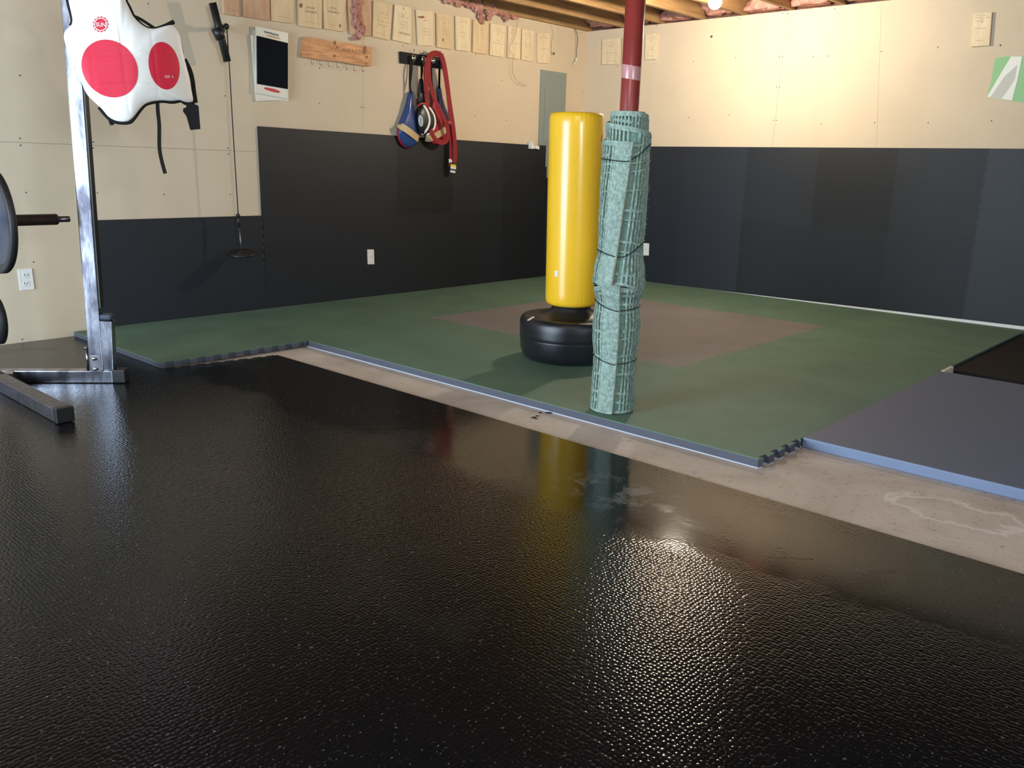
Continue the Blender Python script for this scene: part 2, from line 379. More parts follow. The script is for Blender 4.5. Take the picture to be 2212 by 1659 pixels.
# drywall left bare below the right-hand padding, daylight on it painted as white
bm = bmesh.new()
fr = [WB(1493, 621, .012), WB(2212, 704, .012), WB(2212, 704, .012)+Vector((0, -1.6, .02))]
lo = [Vector((-.012, fr[2].y, SLAB)), Vector((-.012, fr[0].y, SLAB))]
prism(bm, fr+lo, [p+Vector((.012, 0, 0)) for p in fr+lo])
struct(obj('bare_strip_right', bm, M['stripwhite']))

# drywall joints and screw heads (parts of the walls)
def wline(fn, a, b, w, parent, n=.0006):
    bm = bmesh.new(); ribbon(bm, [fn(*a, n), fn(*b, n)], w, .0008, WN[fn]); obj('drywall_seam', bm, M['seam'], parent)
wline(WA, (-40, 304.5), (560, 328), .003, wall_back)
wline(WB, (1701, 26), (1668, 318), .0025, wall_right)
wline(WB, (1904, 6), (1893, 318), .0008, wall_right)
wline(WA, (786, 60), (783, 282), .0004, wall_back)
def dots(fn, lst, parent):
    for x, y, *r in lst:
        bm = bmesh.new(); lathe(bm, [(0, .0016), ((r[0] if r else .0042), .0013), ((r[0] if r else .0042), 0)], fn(x, y), WN[fn], 10); obj('screw_head', bm, M['screw'], parent)
dots(WB, [(1537, 79, .011), (1498, 133), (1589, 125), (1683, 123), (1690, 123), (1757, 122), (1790, 121), (1904, 111), (2026, 102), (2161, 98, .006), (1487, 254), (1575, 248), (1671, 260),
          (1677, 260), (1774, 268), (1889, 265), (2005, 265), (2142, 261), (1677, 188), (1684, 188), (1690, 29), (1702, 29), (1803, 19), (1597, 39), (1418, 55), (1334, 144), (1412, 138)], wall_right)
dots(WA, [(43, 163), (43, 299), (44, 314), (56, 416), (201, 307), (201, 320), (210, 417), (354, 420), (320, 8), (486, 207), (492, 320), (493, 333), (497, 420), (72, 566), (48, 733),
          (690, 223), (780, 232), (786, 232), (870, 99), (1026, 251), (1094, 260), (953, 111), (1028, 118), (1084, 174), (690, 147), (1260, 200), (1251, 70), (1257, 71)], wall_back)

# joists
JY = [-.02-.404*i for i in range(11)]
words = ['against the wall with the pine boards', 'second', 'third', 'fourth', 'fifth', 'sixth', 'seventh', 'eighth', 'ninth', 'tenth', 'eleventh']
for i, y in enumerate(JY):
    bm = bmesh.new(); box(bm, (-9.38, y-.019, CEIL+.001), (.02, y+.019, CEIL+.234))
    lab = 'bare spruce ceiling joist ' + (words[0] if i == 0 else f'running overhead, {words[i]} out from the wall of pine boards')
    o = obj('ceiling_joist', bm, M['joist']); tag(o, lab, 'joist', 'ceiling joists')

# pink insulation
def fluff(bm, c, rx, ry, rz, seed, amp=.35, sub=3):
    r = bmesh.ops.create_icosphere(bm, subdivisions=sub, radius=1)
    for v in r['verts']:
        d = v.co.copy(); k = 1+amp*noise.noise(d*1.7+Vector((seed, 0, 0)))+amp*.5*noise.noise(d*4.3+Vector((0, seed, 0)))
        v.co = Vector((d.x*rx*k, d.y*ry*k, d.z*rz*k))+Vector(c)
    for f in bm.faces: f.smooth = True
for k, (y, zc, h, lab) in enumerate([(-.225, 2.36, .08, 'dark pink insulation batt in the joist bay at the room corner'), (-.63, 2.37, .08, 'pink insulation batt in the second joist bay from the corner'),
        (-1.03, 2.35, .10, 'pink insulation batt in the third joist bay, left of the bulb'), (-1.43, 2.36, .1, 'pink insulation batt stuffed in the bay beside the bare bulb'), (-1.84, 2.34, .115, 'puffy pink insulation batt in the bay right of the bare bulb'),
        (-2.24, 2.33, .12, 'bright pink insulation bulging over the wall top, right of centre'), (-2.65, 2.35, .1, 'pink insulation batt in the rightmost visible joist bay')]):
    bm = bmesh.new(); fluff(bm, (-.055, y, zc), .075, .165, h*1.05, k*3.1, .6, 4)
    for v in bm.verts: v.co.z = max(min(v.co.z, CEIL+.23), CEIL+.012); v.co.x = min(v.co.x, .02); v.co.y = min(max(v.co.y, y-.178), y+.178)
    tag(obj('insulation_batt', bm, M['insul'], smooth=True), lab, 'insulation', 'insulation batts above the right wall')
# torn insulation hanging over the top of the back wall
def tuft(name_pts, label, seeds):
    bm = bmesh.new()
    for j, (x, y, r, e) in enumerate(name_pts):
        p = WA(x, y, .022); fluff(bm, p, r*1.1, .012, r*e*1.1, seeds+j*1.7, 1.0, 4)
    for v in bm.verts:
        v.co.y = min(v.co.y, -.0015)
    tag(obj('insulation_tuft', bm, M['insul'], smooth=True), label, 'insulation', 'torn insulation tufts over the back wall')
tuft([(966, -2, .05, .5), (990, 2, .045, .6), (1008, 7, .04, .6), (1022, 10, .035, .6), (1035, 14, .04, 1.2), (1038, 26, .022, 1.2), (1039, 39, .024, 1.2), (1041, 48, .017, .8)], 'ragged pink insulation hanging over the tenth pine board', 3)
tuft([(1060, 18, .042, .8), (1056, 30, .028, 1.1), (1070, 24, .032, .7), (1081, 29, .03, .7), (1094, 34, .036, .8), (1092, 41, .018, .9), (1108, 36, .032, .4), (1116, 38, .02, .5)], 'ragged pink insulation flap over the boards nearest the thin wire', 20)
tuft([(769, 20, .028, 2.0), (772, 45, .03, 1.8), (778, 62, .026, 1.3), (775, 76, .02, 1.0), (765, 83, .012, .9), (771, 2, .03, 2)], 'strip of pink insulation hanging across the reddish board', 40)

# bulbs
def bulb(loc, s, label):
    t = thing('light_bulb', label, 'light bulb', (loc[0], loc[1], CEIL), 'bare ceiling bulbs')
    bm = bmesh.new(); lathe(bm, [(0, -.046), (.023, -.040), (.040, -.023), (.046, 0), (.040, .023), (.026, .040), (.02, .047)], loc, Z, 24); obj('globe', bm, glow('lit_bulb', BULB_COL, s), t, recalc=True)
    bm = bmesh.new(); lathe(bm, [(.02, .046), (.05, .052), (.055, CEIL-loc[2]+.0005), (0, CEIL-loc[2]+.0005)], loc, Z, 24); obj('socket', bm, M['whiteplastic'], t)
    bm = bmesh.new(); box(bm, (loc[0]-.07, loc[1]-.2, CEIL), (loc[0]+.07, loc[1]+.2, CEIL+.02)); obj('mounting_board', bm, M['joist'], t)
bulb(BULBS[0][0], BULBS[0][1], 'lit bare light bulb glowing between the joists over the green mat')
bulb(BULBS[1][0], BULBS[1][1], 'lit bare light bulb overhead, nearer than the frame shows')

# ================================================================ JIGSAW FOAM
def teeth(a, b, pitch, depth, flip=1):
    """jigsaw edge from a to b (2D), end points included except b"""
    a = Vector(a); b = Vector(b); L = (b-a).length; d = (b-a)/L; nrm = Vector((-d.y, d.x))*flip
    n = max(1, round(L/pitch)); p = L/n; out = [a.copy()]
    for i in range(n):
        s = a+d*(i*p)
        for (t, w) in ((.24, -.5), (.19, .5), (.81-.0, .5), (.76, -.5)):
            out.append(s+d*(t*p)+nrm*(depth*w))
    return out
def tile_outline(x0, x1, y0, y1, kind, pitch, depth):
    """kind: dict side->'t' toothed or 's' straight; shared edges run the same way so neighbours mate"""
    def edge(a, b, k):
        return teeth(a, b, pitch, depth) if k == 't' else [Vector(a)]
    def rev(l, last): l = l+[Vector(last)]; return l[::-1][:-1]
    out = edge((x0, y0), (x1, y0), kind['b'])                       # y0 low edge, +x
    out += edge((x1, y0), (x1, y1), kind['r'])
    out += rev(edge((x0, y1), (x1, y1), kind['t']), (x1, y1))
    out += rev(edge((x0, y0), (x0, y1), kind['l']), (x0, y1))
    return out
def foam_tile(name, parent, x0, x1, y0, y1, kind, z0, z1, mats, pitch, depth, label=None, layers=True, slant=0):
    ol = tile_outline(x0, x1, y0, y1, kind, pitch, depth)
    if layers and y0 == GY[0] and x0 == GX[0]:   # past the first few notches the edge is trimmed straight against the gym pad
        ol = [p for p in ol if not (p.y < -4.008 and -3.60 < p.x < x1-.001)]; k0 = max(i for i, p in enumerate(ol) if p.y < -3.9 and p.x <= -3.60)
        ol[k0+1:k0+1] = [Vector((-3.598, -4.01)), Vector((-3.597, -4.0195))]; ol = [Vector((p.x, -4.0195)) if (p.y < -4.008 and p.x > -3.5) else p for p in ol]
    for p in ol:                                  # the back wall is a hair out of square
        if y1 > -.1: p.y += (p.y-y0)/(y1-y0)*(p.x*WALL_TURN-(.016 if layers else .003)-y1)
        if slant and abs(p.y-y1) < .1: p.y += (p.x-x0)/(x1-x0)*slant
    bm = bmesh.new()
    zs = [(z1, 0), (z1-.004, 0), (z0+.005, 1), (z0, 2)] if layers else [(z1, 0), (z0, 0)]
    rings = [[bm.verts.new((p.x, p.y, z)) for p in ol] for z, _ in zs]; n = len(ol)
    bm.faces.new(rings[0]).material_index = 0
    for (A, B), (z, mi) in zip(zip(rings, rings[1:]), zs[1:]):
        for i in range(n):
            bm.faces.new((A[i], A[(i+1) % n], B[(i+1) % n], B[i])).material_index = mi
    bm.faces.new(rings[-1][::-1]).material_index = zs[-1][1]
    o = obj(name, bm, mats, parent)
    if label: o['label'] = label
    return o
GX = [-3.965, -2.895, -1.95, -1.01, -.016]; GY = [-4.0195, -3.0, -2.01, -1.03, -.004]
t = thing('puzzle_mat', 'green foam puzzle mat with a mauve square in its middle, under the yellow bag', 'mat', (-2, -2, 0))
for i in range(4):
    for j in range(4):
        mau = i in (1, 2) and j in (1, 2)
        k = {'l': 's' if i == 0 else 't', 'r': 's' if i == 3 else 't', 'b': 't' if (j == 0 and i == 0) else ('s' if j == 0 else 't'), 't': 's' if j == 3 else 't'}
        if i == 0 and j == 3: k['l'] = 't'
        yb = GY[j]
        foam_tile('foam_tile', t, GX[i], GX[i+1], yb, GY[j+1], k, SLAB+.001, 0, [M['purple'] if mau else M['green'], M['foam_side'], M['foam_under']], .092, .02, 'mauve foam tile' if mau else None)
bm = bmesh.new()
rt = teeth((-3.965, GY[3]), (-3.965, GY[4]), .092, .02)
for p in rt: p.y += (p.y-GY[3])/(GY[4]-GY[3])*(p.x*WALL_TURN-.016-GY[4])
o1 = teeth((-4.858, -1.15), (-3.967, -1.15), .092, .02) + [Vector((-3.966, -1.15))] + rt + [Vector((-3.965, -.0445)), Vector((-4.858, -.0505))]
zs = [(0, 0), (-.004, 0), (SLAB+.016, 1), (SLAB+.011, 1)]
rings = [[bm.verts.new((p.x-(.0012 if p.x > -4.0 else 0), p.y, z)) for p in o1] for z, _ in zs]; n = len(o1)
bm.faces.new(rings[0])
for (A, B), (z, mi) in zip(zip(rings, rings[1:]), zs[1:]):
    for i in range(n): bm.faces.new((A[i], A[(i+1) % n], B[(i+1) % n], B[i])).material_index = mi
bm.faces.new(rings[-1][::-1]).material_index = 2
o = obj('foam_tile', bm, [M['green'], M['foam_side'], M['foam_under']], t); o['label'] = 'green foam tile jutting out past the long edge'

# black rubber floor tiles
t = thing('rubber_flooring', 'glossy black pebbled rubber floor covering across the whole foreground', 'rubber mat', (-6, -4, -.03))
RX = [-4.24-.61*i for i in range(8)]; RY = [-1.165-.605*i for i in range(11)]
ry_top = [-.001, -.58]
def rtile(x0, x1, y0, y1, k, slant=0): foam_tile('rubber_tile', t, x0, x1, y0, y1, k, SLAB, -.03, [M['rubber']]*3, .075, .014, layers=False, slant=slant)
rows = [(-.58, -.001), (-1.165, -.58)] + [(RY[i+1], RY[i]) for i in range(10)]
for ri, (y0, y1) in enumerate(rows):
    for ci in range(7):
        x1, x0 = RX[ci], RX[ci+1]
        if ri < 2 and ci == 0: continue
        rtile(x0, x1, y0, y1, {'l': 't', 'r': 's' if ci == 0 else 't', 'b': 't', 't': 's' if ri == 0 else 't'}, -.09 if (ri == 2 and ci == 0) else 0)

# grey pad and dark mat at right
def soft_slab(bm, x0, x1, y0, y1, z0, z1, bev, ms=1):
    box(bm, (x0, y0, z0), (x1, y1, z1), 0, bevel=bev)
    for f in bm.faces:
        f.normal_update()
        f.material_index = 0 if f.normal.z > .8 else ms
bm = bmesh.new(); soft_slab(bm, -3.598, -1.88, -6.4, -4.0215, SLAB, .004, .006)
tag(obj('gym_pad', bm, [M['greypad'], M['greyside']]), 'slate grey foam gym pad with daylight tinted into its blue-grey edge, butted against the green mat', 'gym pad')
bm = bmesh.new(); soft_slab(bm, -1.71, -.14, -5.9, -4.0215, SLAB, -.014, .003)
tag(obj('rubber_mat', bm, [M['darkmat'], M['darkmat']]), 'flat black mat behind the grey gym pad, against the right wall', 'mat')
bm = bmesh.new(); soft_slab(bm, -1.875, -1.715, -4.04, -4.0215, SLAB, .006, .001)
tag(obj('foam_strip', bm, [M['whiteplastic'], M['whiteplastic']]), 'tiny cream strip at the corner where grey pad, black mat and green mat meet', 'strip')

# padding on the walls
PT = .014
def pad_tile(parent, fn, quad, kinds, label=None, n1=PT):
    """quad TL,TR,BR,BL given as world points on the wall face; toothed where asked"""
    nv = WN[fn]; pts = []
    for a, b, k, fl in ((0, 1, kinds[0], 1), (1, 2, kinds[1], 1), (2, 3, kinds[2], -1), (3, 0, kinds[3], -1)):
        A, B = quad[a], quad[b]
        if fl < 0: A, B = B, A
        if k:
            L = (B-A).length; d = (B-A)/L; s = nv.cross(d); n = round(L/.055); p = L/n; seq = [A.copy()]
            for i in range(n):
                for (tt, w) in ((.24, -.5), (.19, .5), (.81, .5), (.76, -.5)): seq.append(A+d*((i+tt)*p)+s*(.011*w))
            seq.append(B.copy())
        else: seq = [A.copy(), B.copy()]
        if fl < 0: seq = seq[::-1]
        pts += seq[:-1]
    bm = bmesh.new(); prism(bm, [p+nv*n1 for p in pts], [p+nv*.0005 for p in pts]); return obj('wall_tile', bm, M['pad'], parent)
t = thing('wall_padding', 'black foam jigsaw tiles padding the right wall below the drywall', 'wall padding', (0, -2, .6))
ys = [-.016]+[-(1.1597-.61)-.61*i for i in range(9)]
def zb(y): return 0.0 if y > -1.3 else max(0, (-1.3-y)/2.7*.024)
for i in range(len(ys)-1):
    for j in range(2):
        y0, y1 = ys[i], ys[i+1]
        zt = (1.221, 1.221) if j else (.61, .61); zl = (.61, .61) if j else (zb(y0), zb(y1))
        q = [Vector((0, y0, zt[0])), Vector((0, y1, zt[1])), Vector((0, y1, zl[1])), Vector((0, y0, zl[0]))]
        o = pad_tile(t, WB, q, (0 if j else 1, i < len(ys)-2, 1 if j else 0, i > 0), n1=.0135 if j == 1 else .0135)
t = thing('wall_padding', 'black foam tile padding stepped along the lower back wall', 'wall padding', (-2.3, 0, .6))
xe = [-4.68]+[-3.552+.609*i for i in range(5)]+[-.55, -.02]
xs_lo = [-4.68, -4.16]+[-3.55+.603*i for i in range(6)]+[-.018]
PX = sorted(set([round(v, 3) for v in xs_lo]))
for i in range(len(PX)-1):
    a, b = PX[i], PX[i+1]; last = i == len(PX)-2
    topz = .647 if a < -3.6 else (.622)
    q = [wpt(a, topz), wpt(b, topz), wpt(b, .001), wpt(a, .001)]
    pad_tile(t, WA, q, (0 if a < -3.6 else 1, not last, 0, i > 0))
    if a > -3.6:
        zt0 = 1.236-(a+3.55)*.0105; zt1 = 1.236-(b+3.55)*.0105
        if b < -.5: pad_tile(t, WA, [wpt(a, zt0), wpt(b, zt1), wpt(b, .622), wpt(a, .622)], (0, not last and b < -.6, 1, a > -3.5))
        else: pad_tile(t, WA, [wpt(a, .92), wpt(-.018, .92), wpt(-.018, .622), wpt(a, .622)], (0, 0, 1, 1))
def outlet(fn, quad, n0, label, sockets=2, name='wall_outlet'):
    c = sum((fn(x, y, n0) for x, y in quad), Vector())/4
    t = thing(name, label, 'outlet', c, 'wall outlets and plates')
    bm = bmesh.new(); vs = wall_slab(bm, quad, n0, n0+.006, fn); bmesh.ops.bevel(bm, geom=bm.edges[:], offset=.0015, segments=2, affect='EDGES'); obj('cover_plate', bm, M['outlet'], t)
    cx = sum(q[0] for q in quad)/4; cy = sum(q[1] for q in quad)/4; h = (quad[3][1]-quad[0][1]+quad[2][1]-quad[1][1])/2; w = (quad[1][0]-quad[0][0])
    if sockets == 2:
        for s in (-1, 1):
            yy = cy+s*h*.2
            bm = bmesh.new(); pts = []
            for k in range(20):
                a = k*2*PI/20; pts.append((cx+w*.27*max(-.85, min(.85, math.cos(a)))+s*w*.03, yy+h*.15*math.sin(a)))
            wall_slab(bm, pts, n0+.006, n0+.0075, fn); rc = obj('receptacle', bm, M['outlet'], t)
            bm = bmesh.new()
            for dx in (-.1, .1):
                a, b = cx+(dx-.025)*w, cx+(dx+.025)*w; wall_slab(bm, [(a, yy-h*.06), (b, yy-h*.06), (b, yy+h*.02), (a, yy+h*.02)], n0+.0075, n0+.0078, fn)
            wall_slab(bm, [(cx-.03*w, yy+h*.06), (cx+.03*w, yy+h*.06), (cx+.03*w, yy+h*.09), (cx-.03*w, yy+h*.09)], n0+.0075, n0+.0078, fn)
            o = obj('slots', bm, M['slot'], rc)
    else:
        bm = bmesh.new(); lathe(bm, [(0, .0008), (.003, .0006), (.003, 0)], fn(cx, cy, n0+.006), WN[fn], 12); obj('screw', bm, M['dullsteel'], t)
outlet(WA, [(38, 582), (69, 580), (75, 625), (44, 628)], 0, 'white duplex outlet on bare drywall below the barbell')
outlet(WA, [(794, 539), (808, 539), (809, 571), (795, 571)], PT, 'blank white cover plate on the black padding of the back wall', 0, 'blank_plate')
outlet(WB, [(1388, 525), (1402, 526), (1401, 552), (1387, 552)], PT, 'white outlet plate on right wall padding, half hidden by the wrapped column', 0, 'wall_plate')

# ================================================================ COLUMN WITH RUBBER MESH
CC = Vector((-3.8225, -3.2500, 0))
e0 = Vector((CAM.x-CC.x, CAM.y-CC.y, 0)).normalized(); e1 = Vector((-e0.y, e0.x, 0))
if e1.dot(R_) < 0: e1 = -e1
def cyl(th, z, r): return CC + (e0*math.cos(th)+e1*math.sin(th))*r + Vector((0, 0, z))
t = thing('support_column', 'dark red steel support column rising out of the green mesh wrap', 'column', (CC.x, CC.y, 0))
bm = bmesh.new(); lathe(bm, [(0, .002), (.0385, .002), (.0385, CEIL-.012), (0, CEIL-.012)], CC, Z, 48); obj('post', bm, M['redsteel'], t)
bm = bmesh.new(); lathe(bm, [(.0389, 1.372), (.0392, 1.374), (.0392, 1.422), (.0389, 1.424)], CC, Z, 48)
for v in bm.verts: v.co.z += .007*math.sin(math.atan2(v.co.y-CC.y, v.co.x-CC.x))
obj('tape_band', bm, M['tape'], t)
bm = bmesh.new(); box(bm, (CC.x-.09, CC.y-.09, CEIL-.012), (CC.x+.09, CC.y+.09, CEIL-.0005)); obj('cap_plate', bm, M['redsteel'], t)

wrap = thing('rubber_mesh_wrap', 'sea-green rubber grid matting rolled and tied around the red column', 'column wrap', (CC.x, CC.y, 0))
def lerp_prof(prof, z):
    for (a, ra), (b, rb) in zip(prof, prof[1:]):
        if z <= b: 
            k = (z-a)/(b-a); k = k*k*(3-2*k); return ra+(rb-ra)*max(0, k)
    return prof[-1][1]
PROF = [(0, .1005), (.22, .0975), (.24, .0965), (.32, .105), (.40, .107), (.465, .099), (.478, .098), (.53, .110), (.56, .116), (.60, .112), (.69, .100), (.705, .099), (.80, .103), (.95, .104), (1.05, .102), (1.085, .101), (1.13, .104), (1.2, .104), (1.3, .1)]
def seam_hi(z): return -.30+(z-.545)*(.52/.585) if z < 1.13 else .22
def seam_lo(z): return -.02+.18*math.sin(min(z, .56)/.56*PI*.9)*.5
def rad(z, phi, turns):
    return lerp_prof(PROF, z) - .0135*phi/(2*PI)
def wob(th, z, s): return .0022*noise.noise(Vector((th*1.6, z*7, s)))
def spiral_piece(z0f, ztf, seam, turns, s, zmax):
    def P(phi, z, dr=0):
        th = seam(z)-phi
        return cyl(th, z, rad(z, phi, turns)+wob(th, z, s)+dr)
    def grid(phis, zf, dr0, dr1, bm, mi=0, rough=0):
        """closed strip patch; zf(phi,k)->z"""
        rows = []
        for ph in phis:
            zs = zf(ph); rows.append(([bm.verts.new(P(ph, z, dr1+(rough*noise.noise(Vector((ph*22, z*90, s))) if rough else 0))) for z in zs], [bm.verts.new(P(ph, z, dr0)) for z in zs]))
        for (A, A2), (B, B2) in zip(rows, rows[1:]):
            for i in range(len(A)-1):
                f = bm.faces.new((A[i], A[i+1], B[i+1], B[i])); f.material_index = mi
            f = bm.faces.new((A[-1], A2[-1], B2[-1], B[-1])); f.material_index = mi
            f = bm.faces.new((A[0], B[0], B2[0], A2[0])); f.material_index = mi
        for (A, A2), fl in ((rows[0], 1), (rows[-1], 0)):
            for i in range(len(A)-1):
                q = (A[i], A2[i], A2[i+1], A[i+1]); f = bm.faces.new(q if fl else q[::-1]); f.material_index = 1 if fl and mi == 0 else mi
        return rows
    PH = turns*2*PI
    def zr(ph, n, a=0, b=0):
        lo, hi = z0f(ph)+a, ztf(ph)-b; return [lo+(hi-lo)*k/n for k in range(n+1)]
    # backing sheet
    bm = bmesh.new(); N = int(PH/.16)
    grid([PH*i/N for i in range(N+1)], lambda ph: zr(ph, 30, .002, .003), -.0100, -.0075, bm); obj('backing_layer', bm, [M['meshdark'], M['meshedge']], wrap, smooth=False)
    # smooth border band next to the seam
    bm = bmesh.new(); grid([.0+.70*i/16 for i in range(17)], lambda ph: zr(ph, 90), -.009, .0012, bm, 0, .0024); obj('border_band', bm, [M['mesh'], M['meshedge']], wrap)
    bm = bmesh.new(); grid([-.035, -.004], lambda ph: zr(max(0, ph), 40), -.009, -.0012, bm, 0); obj('cut_edge', bm, [M['meshedge'], M['meshedge']], wrap)
    # top hem
    bm = bmesh.new(); N = int((PH-.7)/.14)
    grid([.7+(PH-.7)*i/N for i in range(N+1)], lambda ph: [ztf(ph)-.020, ztf(ph)-.01, ztf(ph)], -.005, .0008, bm, 0, .0008); obj('hem', bm, [M['mesh'], M['mesh']], wrap)
    bm = bmesh.new(); grid([.7+(PH-.7)*i/N for i in range(N+1)], lambda ph: [z0f(ph), z0f(ph)+.012], -.005, .0008, bm, 0, .0008); obj('hem', bm, [M['mesh'], M['mesh']], wrap)
    # ribs and cross links
    bm = bmesh.new(); rnd = random.Random(s*13+5); ph = .76; dphi = .185
    while ph < min(PH-.05, 2*PI*turns):
        vis = ph < 2*PI+.3 or True
        if abs(ph-2*PI+.07) < .13: ph += dphi; continue      # gap beside the overlapping edge
        w = .078; zs = zr(ph, 44, .004, .006)
        grid([ph-w/2, ph+w/2], lambda p, zs=zs: zs, -.0078, .0012+rnd.uniform(-.0006, .0016), bm, 0, .0030)
        ph += dphi
    obj('ribs', bm, [M['mesh'], M['mesh']], wrap)
    bm = bmesh.new(); zz = .045
    while zz < zmax:
        for k in range(int(PH/dphi)):
            pa = .76+k*dphi
            if pa+dphi > PH: break
            z = zz+.012*math.sin(pa*1.1+zz*9)
            if z < z0f(pa)+.02 or z > ztf(pa)-.03: continue
            if rnd.random() < .1: continue
            hh = .006 if (int(zz*100) % 2) else .011
            grid([pa, pa+dphi], lambda p, z=z, hh=hh: [z-hh/2, z+hh/2], -.0078, .0002, bm, 0, .001)
        zz += .083 if rnd.random() < .5 else .037
    obj('cross_links', bm, [M['mesh'], M['mesh']], wrap)
    return P
def zt_hi(ph):
    K = [(0, 1.128), (1.8, 1.137), (5.0, 1.165), (6.28, 1.185), (7.8, 1.205), (11.5, 1.238), (12.6, 1.246), (19, 1.247)]
    for (a, za), (b, zb_) in zip(K, K[1:]):
        if ph <= b: return za+(zb_-za)*(ph-a)/(b-a)
    return 1.247
P_hi = spiral_piece(lambda ph: .548+.006*math.sin(ph*2.3)-.004*math.sin(ph*5), zt_hi, seam_hi, 3, 1, 1.25)
P_lo = spiral_piece(lambda ph: .004, lambda ph: .556+.006*math.sin(ph*3.1)-.012*math.sin(ph*1.2)**2, seam_lo, 1.15, 2, .55)
# loose fuzz where the matting is torn
bm = bmesh.new(); rnd = random.Random(4)
for k in range(340):
    z = rnd.uniform(.05, 1.18); th = rnd.uniform(-2.2, 2.2); r = lerp_prof(PROF, z)+.0005
    if z > 1.13: r -= .01
    p = cyl(th, z, r-.004); d = (p-CC); d.z = 0; d.normalize(); d = (d+Vector((rnd.uniform(-.7, .7), rnd.uniform(-.7, .7), rnd.uniform(-1, .8)))).normalized()
    L = rnd.uniform(.004, .011); s = d.orthogonal().normalized()*.0011; a = [bm.verts.new(p+s*c1+d.cross(s).normalized()*.0011*c2) for c1, c2 in ((1, 0), (-.5, .8), (-.5, -.8))]; b = bm.verts.new(p+d*L)
    bm.faces.new(a)
    for i in range(3): bm.faces.new((a[i], a[(i+1) % 3], b))
o = obj('torn_fibres', bm, M['mesh'], wrap); o['kind'] = 'stuff'
# moulded letters on the border band
bm = bmesh.new()
for i, ch in enumerate('OCELET'):
    zc = .243-.031*i
    def fn(u, v, zc=zc):
        z = zc-u*.024; th = seam_lo(z)-.33+v*.16; return cyl(th, z, rad(z, 0, 1)+.0012-.0006+wob(th, z, 2))
    add_text(bm, ch, fn, .01)
obj('moulded_letters', bm, M['mesh'], wrap)
# zip cords: pixel heights left / front / right
def cord(zl, zf, zr_, zb_, label):
    bm = bmesh.new(); pts = []
    for k in range(72):
        th = k*2*PI/72-PI
        s, c = math.sin(th), math.cos(th)
        zfront = zf+(zr_-zf)*max(0, s)**1.5+(zl-zf)*max(0, -s)**1.5
        z = zfront if c > 0 else (zl+zr_)/2+(zr_-zl)/2*s+(zb_-(zl+zr_)/2)*(-c)
        pts.append(cyl(th, z, rad(z, (seam_hi(z) - th) % (2*PI) if z > .55 else (seam_lo(z) - th) % (2*PI), 1)+.0040))
    tube(bm, pts, .0022, 6, True); obj('tie_cord', bm, M['blackcord'], wrap)
cord(1.062, 1.052, 1.125, 1.09, '')
cord(.695, .672, .735, .71, '')
cord(.482, .450, .462, .47, '')
cord(.248, .222, .232, .24, '')
bm = bmesh.new(); ribbon(bm, [cyl(-1.62, 1.156, .103), cyl(-1.62, 1.142, .106), cyl(-1.62, 1.128, .106)], .022, .003, -e1); obj('red_tag', bm, M['redfabric'], wrap)

# ================================================================ STANDING BAG
BC = Vector((-3.152, -2.461, .001))
t = thing('punching_bag', 'yellow free-standing punching bag on a black water-filled base', 'punching bag', BC)
bm = bmesh.new(); lathe(bm, [(0, 0), (.215, 0), (.24, .008), (.260, .028), (.272, .055), (.2765, .118), (.2768, .121), (.2758, .123), (.2775, .126), (.278, .15), (.279, .178), (.278, .207), (.271, .226), (.258, .236), (.245, .2375), (.20, .236), (.16, .243), (.128, .258), (.108, .276), (.102, .31), (0, .31)], BC, Z, 96)
obj('base', bm, M['bagbase'], t)
bx = (BC-CAM); bx.z = 0; bx.normalize(); side = Vector((bx.y, -bx.x, 0))
bm = bmesh.new()
TILT = side*(-.012)
prof = [(0, .296), (.09, .294), (.122, .297), (.1355, .306), (.1405, .322), (.142, .36), (.143, .6), (.1435, .8), (.1430, 1.1), (.1425, 1.24), (.141, 1.272), (.136, 1.288), (.128, 1.294), (.06, 1.298), (0, 1.298)]
fine = []
for (a, b) in zip(prof, prof[1:]):
    nseg = 14 if abs(b[1]-a[1]) > .1 else 1
    for k in range(nseg): fine.append((a[0]+(b[0]-a[0])*k/nseg, a[1]+(b[1]-a[1])*k/nseg))
fine.append(prof[-1])
lathe(bm, fine, BC, Z, 128)
for v in bm.verts:
    d = v.co-BC; a = math.atan2(d.y, d.x); h = d.z
    pk = .0018*max(0, 1-abs(h-.312)/.03)*math.sin(a*41)*(.5+.5*math.sin(a*5)) + .0012*max(0, 1-abs(h-1.285)/.03)*math.sin(a*37)
    pk += .0014*noise.noise(Vector((math.cos(a)*1.4, math.sin(a)*1.4, h*2.2)))
    rr = Vector((d.x, d.y, 0))
    if rr.length > .05: v.co += rr.normalized()*pk
    v.co += TILT*((h-.3)/1.0)
obj('padded_cylinder', bm, M['yellow'], t, smooth=True)
p = hit_plane(1195, 592, BC-bx*.139, bx)
bm = bmesh.new(); box(bm, (-.011, -.002, -.016), (.011, .0022, .016), bevel=.001); rot = (-(p-BC).normalized()); ang = math.atan2(bx.y, bx.x)-PI/2
vv = Vector((p.x-BC.x, p.y-BC.y, 0)).normalized()
p2 = Vector((BC.x, BC.y, p.z))+vv*.1435
bmesh.ops.transform(bm, matrix=Matrix.Translation(p2) @ Matrix.Rotation(math.atan2(vv.y, vv.x)+PI/2, 4, 'Z'), verts=bm.verts); obj('white_tag', bm, M['white'], t)
bm = bmesh.new()
ang0 = math.atan2(-bx.y, -bx.x)
for k, (z, a0, a1) in enumerate([(.142, -.55, -.1)]):
    tube(bm, [BC+Vector((math.cos(ang0+a)*.279, math.sin(ang0+a)*.279, z+.012*((a+.28)**2)*8)) for a in [a0+(a1-a0)*i/14 for i in range(15)]], .0008, 5)
obj('scuff_mark', bm, M['dullsteel'], t)
ax = -.95
